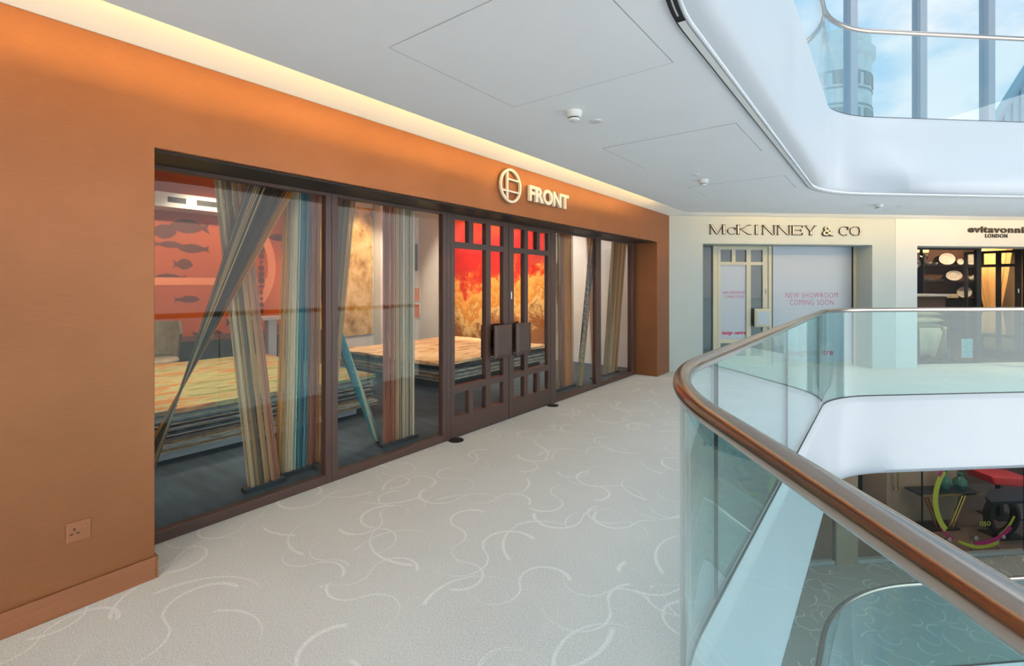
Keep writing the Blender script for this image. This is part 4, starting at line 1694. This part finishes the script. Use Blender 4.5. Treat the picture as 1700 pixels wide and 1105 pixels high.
MB(FW).lathe((9.0, 2.82, 1.731), [(.012, 0), (.016, .015), (.006, .025)], 10).build('lid_knob', M['porcelain'], tp, smooth=True)
MB(FW).tube([(8.92, 2.82, 1.64), (8.87, 2.82, 1.68), (8.85, 2.82, 1.72)], [.02, .015, .012], 8).build('spout', M['porcelain'], tp, smooth=True)
MB(FW).tube([(9.08, 2.82, 1.70), (9.13, 2.82, 1.70), (9.14, 2.82, 1.66), (9.09, 2.82, 1.63)], .009, 8).build('handle', M['porcelain'], tp, smooth=True)
for s_, z_, r_, h_, lb in ((7.75, 2.0, .10, .06, 'shallow white bowl at the left of the top shelf'), (7.95, 2.0, .07, .05, 'small white bowl beside the oval plate on the top shelf'), (7.80, 1.60, .11, .05, 'shallow bowl at the left of the middle shelf'), (8.10, 1.60, .08, .04, 'flat saucer next to the shallow bowl on the middle shelf')):
    m = MB(FW)
    m.lathe((s_, 2.82, z_), [(r_ * .4, 0), (r_ * .8, h_ * .5), (r_, h_), (r_ * .94, h_), (r_ * .7, h_ * .5)], 20)
    tag(m.build('bowl', M['porcelain'], smooth=True), lb, 'bowl', 'bowls on the shop shelves')
for s_, z_, lb in ((7.95, 1.18, 'long linen box at the left of the lower shelf'), (8.35, 1.18, 'short linen box beside the beige plate')):
    m = MB(FW)
    m.box(s_ - .16, s_ + .16, 2.74, 2.96, z_, z_ + .10)
    tag(m.build('linen_box', M['linen'], bevel=.008), lb, 'box', 'linen boxes')
def FWC(s, o, z):
    return FW(s, o + .20, z)


def FWB(s, o, z):
    return FW(s, o + .15, z)


# console
co = thing('console', FWC(5.9, 1.3, 0), 'brown chest with grey top behind the display window', 'chest')
MB(FWC).box(4.95, 6.72, 1.10, 1.65, 1.26, 1.31).build('top', M['seam'], co, bevel=.004)
MB(FWC).box(5.55, 6.66, 1.14, 1.6, .72, 1.26).build('body', M['wood'], co, bevel=.004)
for s_ in (5.0, 5.5):
    MB(FWC).box(s_, s_ + .05, 1.14, 1.19, 0, 1.26).build('leg', M['wood'], co)
MB(FWC).box(6.6, 6.65, 1.14, 1.19, 0, .72).build('leg', M['wood'], co)
for s_, w__, h_, lb in ((5.35, .16, .34, 'white candle block on the grey chest top'), (5.62, .10, .12, 'small pale jar on the grey chest top')):
    tag(MB(FWC).box(s_ - w__ / 2, s_ + w__ / 2, 1.3, 1.3 + w__, 1.3105, 1.31 + h_).build('ornament', M['porcelain'], bevel=.01), lb, 'ornament')
# bench with cushions and throw
be = thing('bench', FW(5.6, 1.0, 0), 'dark bench carrying folded linen behind the display window', 'bench')
MB(FWB).box(4.9, 6.2, .66, 1.08, .55, .62).build('seat', M['dark'], be)
for s_ in (4.92, 6.14):
    for o_ in (.68, 1.02):
        MB(FWB).box(s_, s_ + .05, o_, o_ + .05, 0, .55).build('leg', M['dark'], be)


def pillow(T, s0, s1, o0, o1, z0, h, mat, name, label):
    m = MB(T)
    n = 12
    vs, fs = [], []
    for sg_ in (0, 1):
        for i in range(n + 1):
            for j in range(n + 1):
                u, v = i / n * 2 - 1, j / n * 2 - 1
                b_ = ((1 - u ** 4) * (1 - v ** 4)) ** .5
                pinch = 1 - .08 * (1 - abs(u)) * abs(v)
                zz = z0 + h / 2 + (h / 2 * b_ if sg_ else -h / 2 * b_)
                vs.append((s0 + (s1 - s0) * (u * (1 - .06 * (1 - v * v)) + 1) / 2, o0 + (o1 - o0) * (v * (1 - .06 * (1 - u * u)) + 1) / 2, zz))
    K = (n + 1) ** 2
    for i in range(n):
        for j in range(n):
            a = i * (n + 1) + j
            q = (a, a + n + 1, a + n + 2, a + 1)
            fs += [q[::-1], tuple(x + K for x in q)]
    m.add(vs, fs)
    return tag(m.build(name, mat, smooth=True), label, 'cushion', 'cushions on the bench')


pillow(FWB, 4.95, 6.12, .68, 1.06, .62, .11, M['linen2'], 'cushion', 'olive cushion, lowest on the bench')
pillow(FWB, 5.0, 6.10, .68, 1.06, .73, .13, M['linen'], 'cushion', 'pale linen cushion on the olive one')
pillow(FWB, 5.0, 6.06, .69, 1.05, .86, .11, M['linen2'], 'cushion', 'topmost olive cushion of the bench pile')
m = MB(FWB)
vs, fs = [], []
n = 16
for i in range(n + 1):
    s_ = 5.5 + .58 * i / n
    wv = .012 * math.sin(i * 1.4)
    for (o_, z_) in ((.672, .634), (.655, .645), (.64, .62), (.63 + wv, .45), (.62 + wv * 1.5, .25), (.61 + wv * 2, .08 + .05 * math.sin(i * .5))):
        vs.append((s_, o_, z_))
for i in range(n):
    for j in range(5):
        a = i * 6 + j
        fs.append((a, a + 6, a + 7, a + 1))
m.add(vs, fs)
o = m.build('throw', M['linen'], smooth=True)
sm_ = o.modifiers.new('thick', 'SOLIDIFY')
sm_.thickness = .012
tag(o, 'pale linen throw hanging over the front of the bench', 'throw')
fl_ = thing('flask', FW(5.76, .52, 0), 'tall conical glass flask with gold ball stopper in the display window', 'flask')
MB(FW).lathe((5.76, .53, .03), [(.12, 0), (.145, .03), (.13, .08), (.07, .33), (.028, .52), (.024, .57)], 24).build('body', glass('smoked_glass', (.66, .60, .50), 1.4), fl_, smooth=True)
MB(FW).lathe((5.76, .53, 0), [(.12, 0), (.12, .03)], 24).build('base', M['gold'], fl_, smooth=True)
MB(FW).lathe((5.76, .53, .60), [(.02, 0), (.045, .02), (.055, .055), (.045, .09), (.015, .11)], 20).build('stopper', M['gold'], fl_, smooth=True)
pc = thing('window_card', FW(6.2, .42, .1), 'small pale blue picture card in the lower corner of the display window', 'card')
MB(FW).box(6.03, 6.27, .435, .441, .10, .46).build('card', M['poster'], pc)
MB(FW).box(6.05, 6.25, .431, .435, .12, .44).build('print', M['teal'], pc)
# box with books far back
for i in range(4):
    tag(MB(FW).box(7.30 + i * .055, 7.345 + i * .055, 2.45, 2.62, .76, .76 + .24 + .02 * (i % 2)).build('book', M[('porcelain', 'linen2', 'porcelain', 'wood')[i]], bevel=.003), ['white book at the left of the cabinet row', 'olive book second in the cabinet row', 'white book third in the cabinet row', 'dark book at the right of the cabinet row'][i], 'book', 'books on the cabinet')
tag(MB(FW).box(7.0, 7.50, 2.40, 2.98, 0, .7595).build('cabinet', M['wood'], bevel=.006), 'dark low cabinet left of the wall shelves', 'cabinet')
# chandelier
cd = thing('chandelier', FW(5.06, 1.3, 1.9), 'glowing crystal chandelier at the left of the display window', 'chandelier')
MB(FW).tube([(5.98, 1.3, 2.75), (5.98, 1.3, 2.35)], .008, 6).build('rod', M['gold'], cd)
MB(FW).lathe((5.98, 1.3, 2.10), [(.03, .26), (.05, .2), (.02, .1), (.04, 0)], 14).build('stem', M['gold'], cd, smooth=True)
for k in range(8):
    a = 2 * math.pi * k / 8
    x, y = 5.98 + .15 * math.cos(a), 1.3 + .15 * math.sin(a)
    MB(FW).tube([(5.98, 1.3, 2.12), (5.98 + .1 * math.cos(a), 1.3 + .1 * math.sin(a), 2.08), (x, y, 2.18)], .008, 6).build('arm', M['gold'], cd, smooth=True)
    MB(FW).lathe((x, y, 2.18), [(.02, 0), (.028, .04), (.012, .09)], 8).build('bulb', M['spark'], cd, smooth=True)
    MB(FW).lathe((x, y, 2.04), [(.004, .1), (.022, .04), (.003, 0)], 6).build('crystal', M['chrome'], cd)
MB(FW).lathe((5.98, 1.3, 1.86), [(.004, 0), (.06, .08), (.05, .14), (.01, .2)], 8).build('pendant_drop', M['chrome'], cd)
# curtain behind the open door
m = MB(FW)
vs, fs = [], []
n = 30
for i in range(n + 1):
    t = i / n
    for (z_, k_) in ((2.5, 1.0), (1.6, .85), (1.0, .45), (.6, .7), (.02, .9)):
        vs.append((8.02 + .9 * (t - .5) * k_ + (.1 if z_ > 2 else 0), 1.55 + .035 * math.sin(t * 40), z_))
for i in range(n):
    for j in range(4):
        a = i * 5 + j
        fs.append((a, a + 5, a + 6, a + 1))
m.add(vs, fs)
o = m.build('curtain', M['curtain'], smooth=True)
o.modifiers.new('thick', 'SOLIDIFY').thickness = .006
tag(o, 'gold curtain gathered behind the open black door', 'curtain')
spot(FW(6.0, .9, 2.7), FW(6.4, 1.2, .6), 120, 100, (1, .8, .55))
spot(FW(8.4, 1.7, 2.7), FW(8.5, 2.9, 1.7), 110, 100, (1, .72, .45))
spot(FW(7.6, .9, 2.7), FW(8.0, 1.6, 1.3), 130, 100, (1, .7, .42))

# ------------------------------------------------------------------ the level below
m = MB(FW)
m.box(-.6, 14, .40, 6.0, -3.82, -3.752)
struct(m.build('floor_shop', M['lowfloor']), 'brown floor of the showroom below')
m = MB(FW)
m.box(-.6, 2.4, .38, .5, -3.75, -1.14)
m.box(3.42, 3.85, .40, .5, -3.75, -1.14)
struct(m.build('wall_lower', M['taupe']), 'taupe pier on the level below')
m = MB(FW)
m.box(-.6, 14, 3.6, 3.7, -3.75, -1.14)
m.box(13.9, 14, .5, 3.6, -3.75, -1.14)
struct(m.build('wall_inner', M['brownwall']), 'brown back wall of the showroom below')
m = MB(FW)
m.box(5.78, 7.5, 1.85, 3.4, -3.75, -1.14)
struct(m.build('wall_inner', M['taupe']), 'taupe wall block inside the showroom below')
m = MB(FW)
m.box(5.2, 5.76, 2.5, 2.56, -3.75, -1.5)
struct(m.build('doorway', M['slot']), 'dark doorway inside the showroom below')
m = MB()
c_ = cw(.51 + 11, 0)
for nm, sp_ in (('a', (2.42, 3.40)), ('b', (3.87, 5.22)), ('c', (5.232, 7.40)), ('d', (7.412, 9.9))):
    root = thing('window_10', FW((sp_[0] + sp_[1]) / 2, .42, -3.75))
    struct(root, 'frameless showroom glass on the level below')
    MB(FW).box(sp_[0], sp_[1], .44, .455, -3.68, -1.14).build('glass_pane', M['glass'], root)
    MB(FW).box(sp_[0], sp_[1], .41, .50, -3.75, -3.68).build('base_ledge', pm('ledge_grey', (156, 160, 156), .4), root)
    MB(FW).box(sp_[1] - .012, sp_[1], .435, .46, -3.68, -1.14).build('joint_strip', M['gasket'], root)
for k, (s_, w_) in enumerate(((2.98, 'left of the taupe pier'), (5.20, 'at the dark glass joint'), (5.78, 'first right of the dark joint'), (6.34, 'at the foot of the ring graphic'), (6.93, 'right of the ring graphic'))):
    gb = thing('glass_bracket', FW(s_, .5, -3.68), 'chrome bracket clamping the showroom glass, ' + w_, 'bracket', 'chrome glass brackets')
    MB(FW).lathe((s_, .425, -3.40), [(.035, 0), (.04, .008), (.035, .015)], 14, 'y').build('disc', M['chrome'], gb, smooth=True)
    MB(FW).tube([(s_, .455, -3.40), (s_, .52, -3.42), (s_ + .03, .56, -3.55), (s_ + .03, .56, -3.752)], .02, 8).build('arm', M['chrome'], gb, smooth=True)
    MB(FW).lathe((s_ + .03, .56, -3.752), [(.045, 0), (.045, .012)], 14).build('foot', M['chrome'], gb)
# ring graphic on the glass
rg = thing('window_graphic', FW(6.35, .43, -3.5), 'lime and magenta brush arcs forming a ring on the showroom glass', 'window graphic')


def arc(cx, cz, r_, a0, a1, w0, w1, mat, name, rx=1.0, o_=.436):
    m = MB(FW)
    n = 24
    pts = []
    for i in range(n + 1):
        t = i / n
        a = math.radians(a0 + (a1 - a0) * t)
        ww = w0 + (w1 - w0) * t
        pts.append(((cx + (r_ + ww / 2) * math.cos(a) * rx, cz + (r_ + ww / 2) * math.sin(a)), (cx + (r_ - ww / 2) * math.cos(a) * rx, cz + (r_ - ww / 2) * math.sin(a))))
    for (p0, q0), (p1, q1) in zip(pts, pts[1:]):
        m.prism([p0, p1, q1, q0], o_, o_ + .003, 'y')
    return m.build(name, mat, rg)


arc(6.36, -2.62, .88, 142, 222, .12, .10, M['lime'], 'lime_stroke')
arc(6.32, -2.68, .86, 202, 238, .03, .06, M['plum'], 'magenta_stroke', o_=.4395)
arc(6.42, -2.70, .86, 238, 296, .04, .12, M['lime'], 'lime_stroke', o_=.4325)
arc(6.42, -2.62, .88, 262, 318, .07, .09, M['plum'], 'magenta_stroke', o_=.4290)
arc(6.36, -2.60, .92, 152, 130, .07, .05, M['plum'], 'magenta_stroke', o_=.4270)
arc(6.42, -2.66, .82, 300, 335, .05, .05, M['lime'], 'lime_stroke', o_=.4360)
text_line(FW, 'oso', 6.40, 6.64, -3.16, .12, .4255, .002, M['lime'], rg, 'print', joined=True)
# console table
ct = thing('console_table', FW(6.8, 1.6, -3.75), 'dark glass console table on gold crossed legs in the lower showroom', 'table')
MB(FW).box(6.14, 7.52, 1.36, 1.78, -2.99, -2.95).build('table_top', M['dark'], ct, bevel=.004)
MB(FW).box(6.14, 7.52, 1.345, 1.36, -2.995, -2.95).build('top_edge', M['gold'], ct)
for s_, e_ in ((6.3, 6.62), (6.38, 6.70), (7.25, 6.92), (7.33, 7.0)):
    MB(FW).tube([(s_, 1.5, -2.99), (e_, 1.5, -3.72)], .02, 8).build('leg', M['gold'], ct, smooth=True)
MB(FW).box(6.28, 7.05, 1.38, 1.74, -3.752, -3.72).build('base', M['dark'], ct)
for s_, h_, lb in ((6.88, .42, 'tall green ceramic vase on the console table'), (7.26, .34, 'round green ceramic vase on the console table')):
    m = MB(FW)
    m.lathe((s_, 1.58, -2.9495), [(.06, 0), (.13, h_ * .3), (.12, h_ * .55), (.04, h_ * .8), (.06, h_)], 20)
    tag(m.build('vase', M['green'], smooth=True), lb, 'vase', 'green vases')
hnd = MB(FW)
hnd.tube([(5.95, 1.80, -2.3), (5.95, 1.74, -2.3), (5.95, 1.74, -3.0), (5.95, 1.80, -3.0)], .02, 8)
hnd.tube([(5.95, 1.85, -2.3), (5.95, 1.80, -2.3)], .02, 8)
hnd.tube([(5.95, 1.85, -3.0), (5.95, 1.80, -3.0)], .02, 8)
tag(hnd.build('pull_bar', M['gold'], smooth=True), 'gold pull bar fixed to the taupe block below', 'handle')
# black ring table and red seat
rt = thing('ring_table', FW(7.6, 1.1, -3.75), 'black table on a ring shaped pedestal in the lower showroom', 'table')
m = MB(FW)
n = 36
vs, fs = [], []
for oo in (1.03, 1.19):
    for r_, q in ((.38, 1.0), (.31, .94)):
        for k in range(n):
            a = 2 * math.pi * k / n
            wv = r_ + (.05 if r_ < .3 and 1.2 < a < 3.6 else 0) * -1
            vs.append((7.70 + wv * math.cos(a) * .92, oo, -3.33 + wv * math.sin(a) * 1.05))
for k in range(n):
    k2 = (k + 1) % n
    fs += [(k, k2, n + k2, n + k), (2 * n + k, 2 * n + k2, 3 * n + k2, 3 * n + k), (k, k2, 2 * n + k2, 2 * n + k), (n + k, n + k2, 3 * n + k2, 3 * n + k)]
m.add(vs, fs)
m.build('ring_pedestal', M['dark'], rt, smooth=True)
MB(FW).prism([(7.15, .85), (8.6, .80), (8.6, 1.45), (7.75, 1.40), (7.3, 1.1)], -2.965, -2.91).build('table_top', M['dark'], rt)
MB(FW).prism([(7.45, .90), (8.0, .90), (8.05, 1.32), (7.4, 1.32)], -3.752, -3.72).build('base', M['dark'], rt)
rs = thing('lounge_seat', FW(8.6, 1.9, -3.75), 'red upholstered seat behind the black ring table', 'seat')
MB(FW).prism([(8.05, -2.72), (9.1, -2.82), (9.1, -3.02), (8.15, -2.92)], 1.6, 2.2, 'y').build('seat', M['red'], rs, bevel=.03)
MB(FW).box(8.55, 8.65, 1.85, 1.95, -3.73, -2.97).build('leg', M['dark'], rs)
MB(FW).box(8.3, 8.9, 1.65, 2.15, -3.752, -3.73).build('base', M['dark'], rs)
spot(FW(6.4, 1.0, -1.25), FW(6.8, 1.6, -3.0), 26, 110, (1, .70, .42))
spot(FW(4.6, 1.6, -1.25), FW(5.0, 2.6, -3.2), 40, 110, (1, .70, .42))
spot(FW(8.0, 1.0, -1.25), FW(8.2, 1.7, -3.0), 30, 110, (1, .70, .42))
area_lamp('lower_showroom_lamp', FW(6.2, 1.7, -1.2), (0, 0, AL), 5, 1.6, 6, (1, .74, .5))
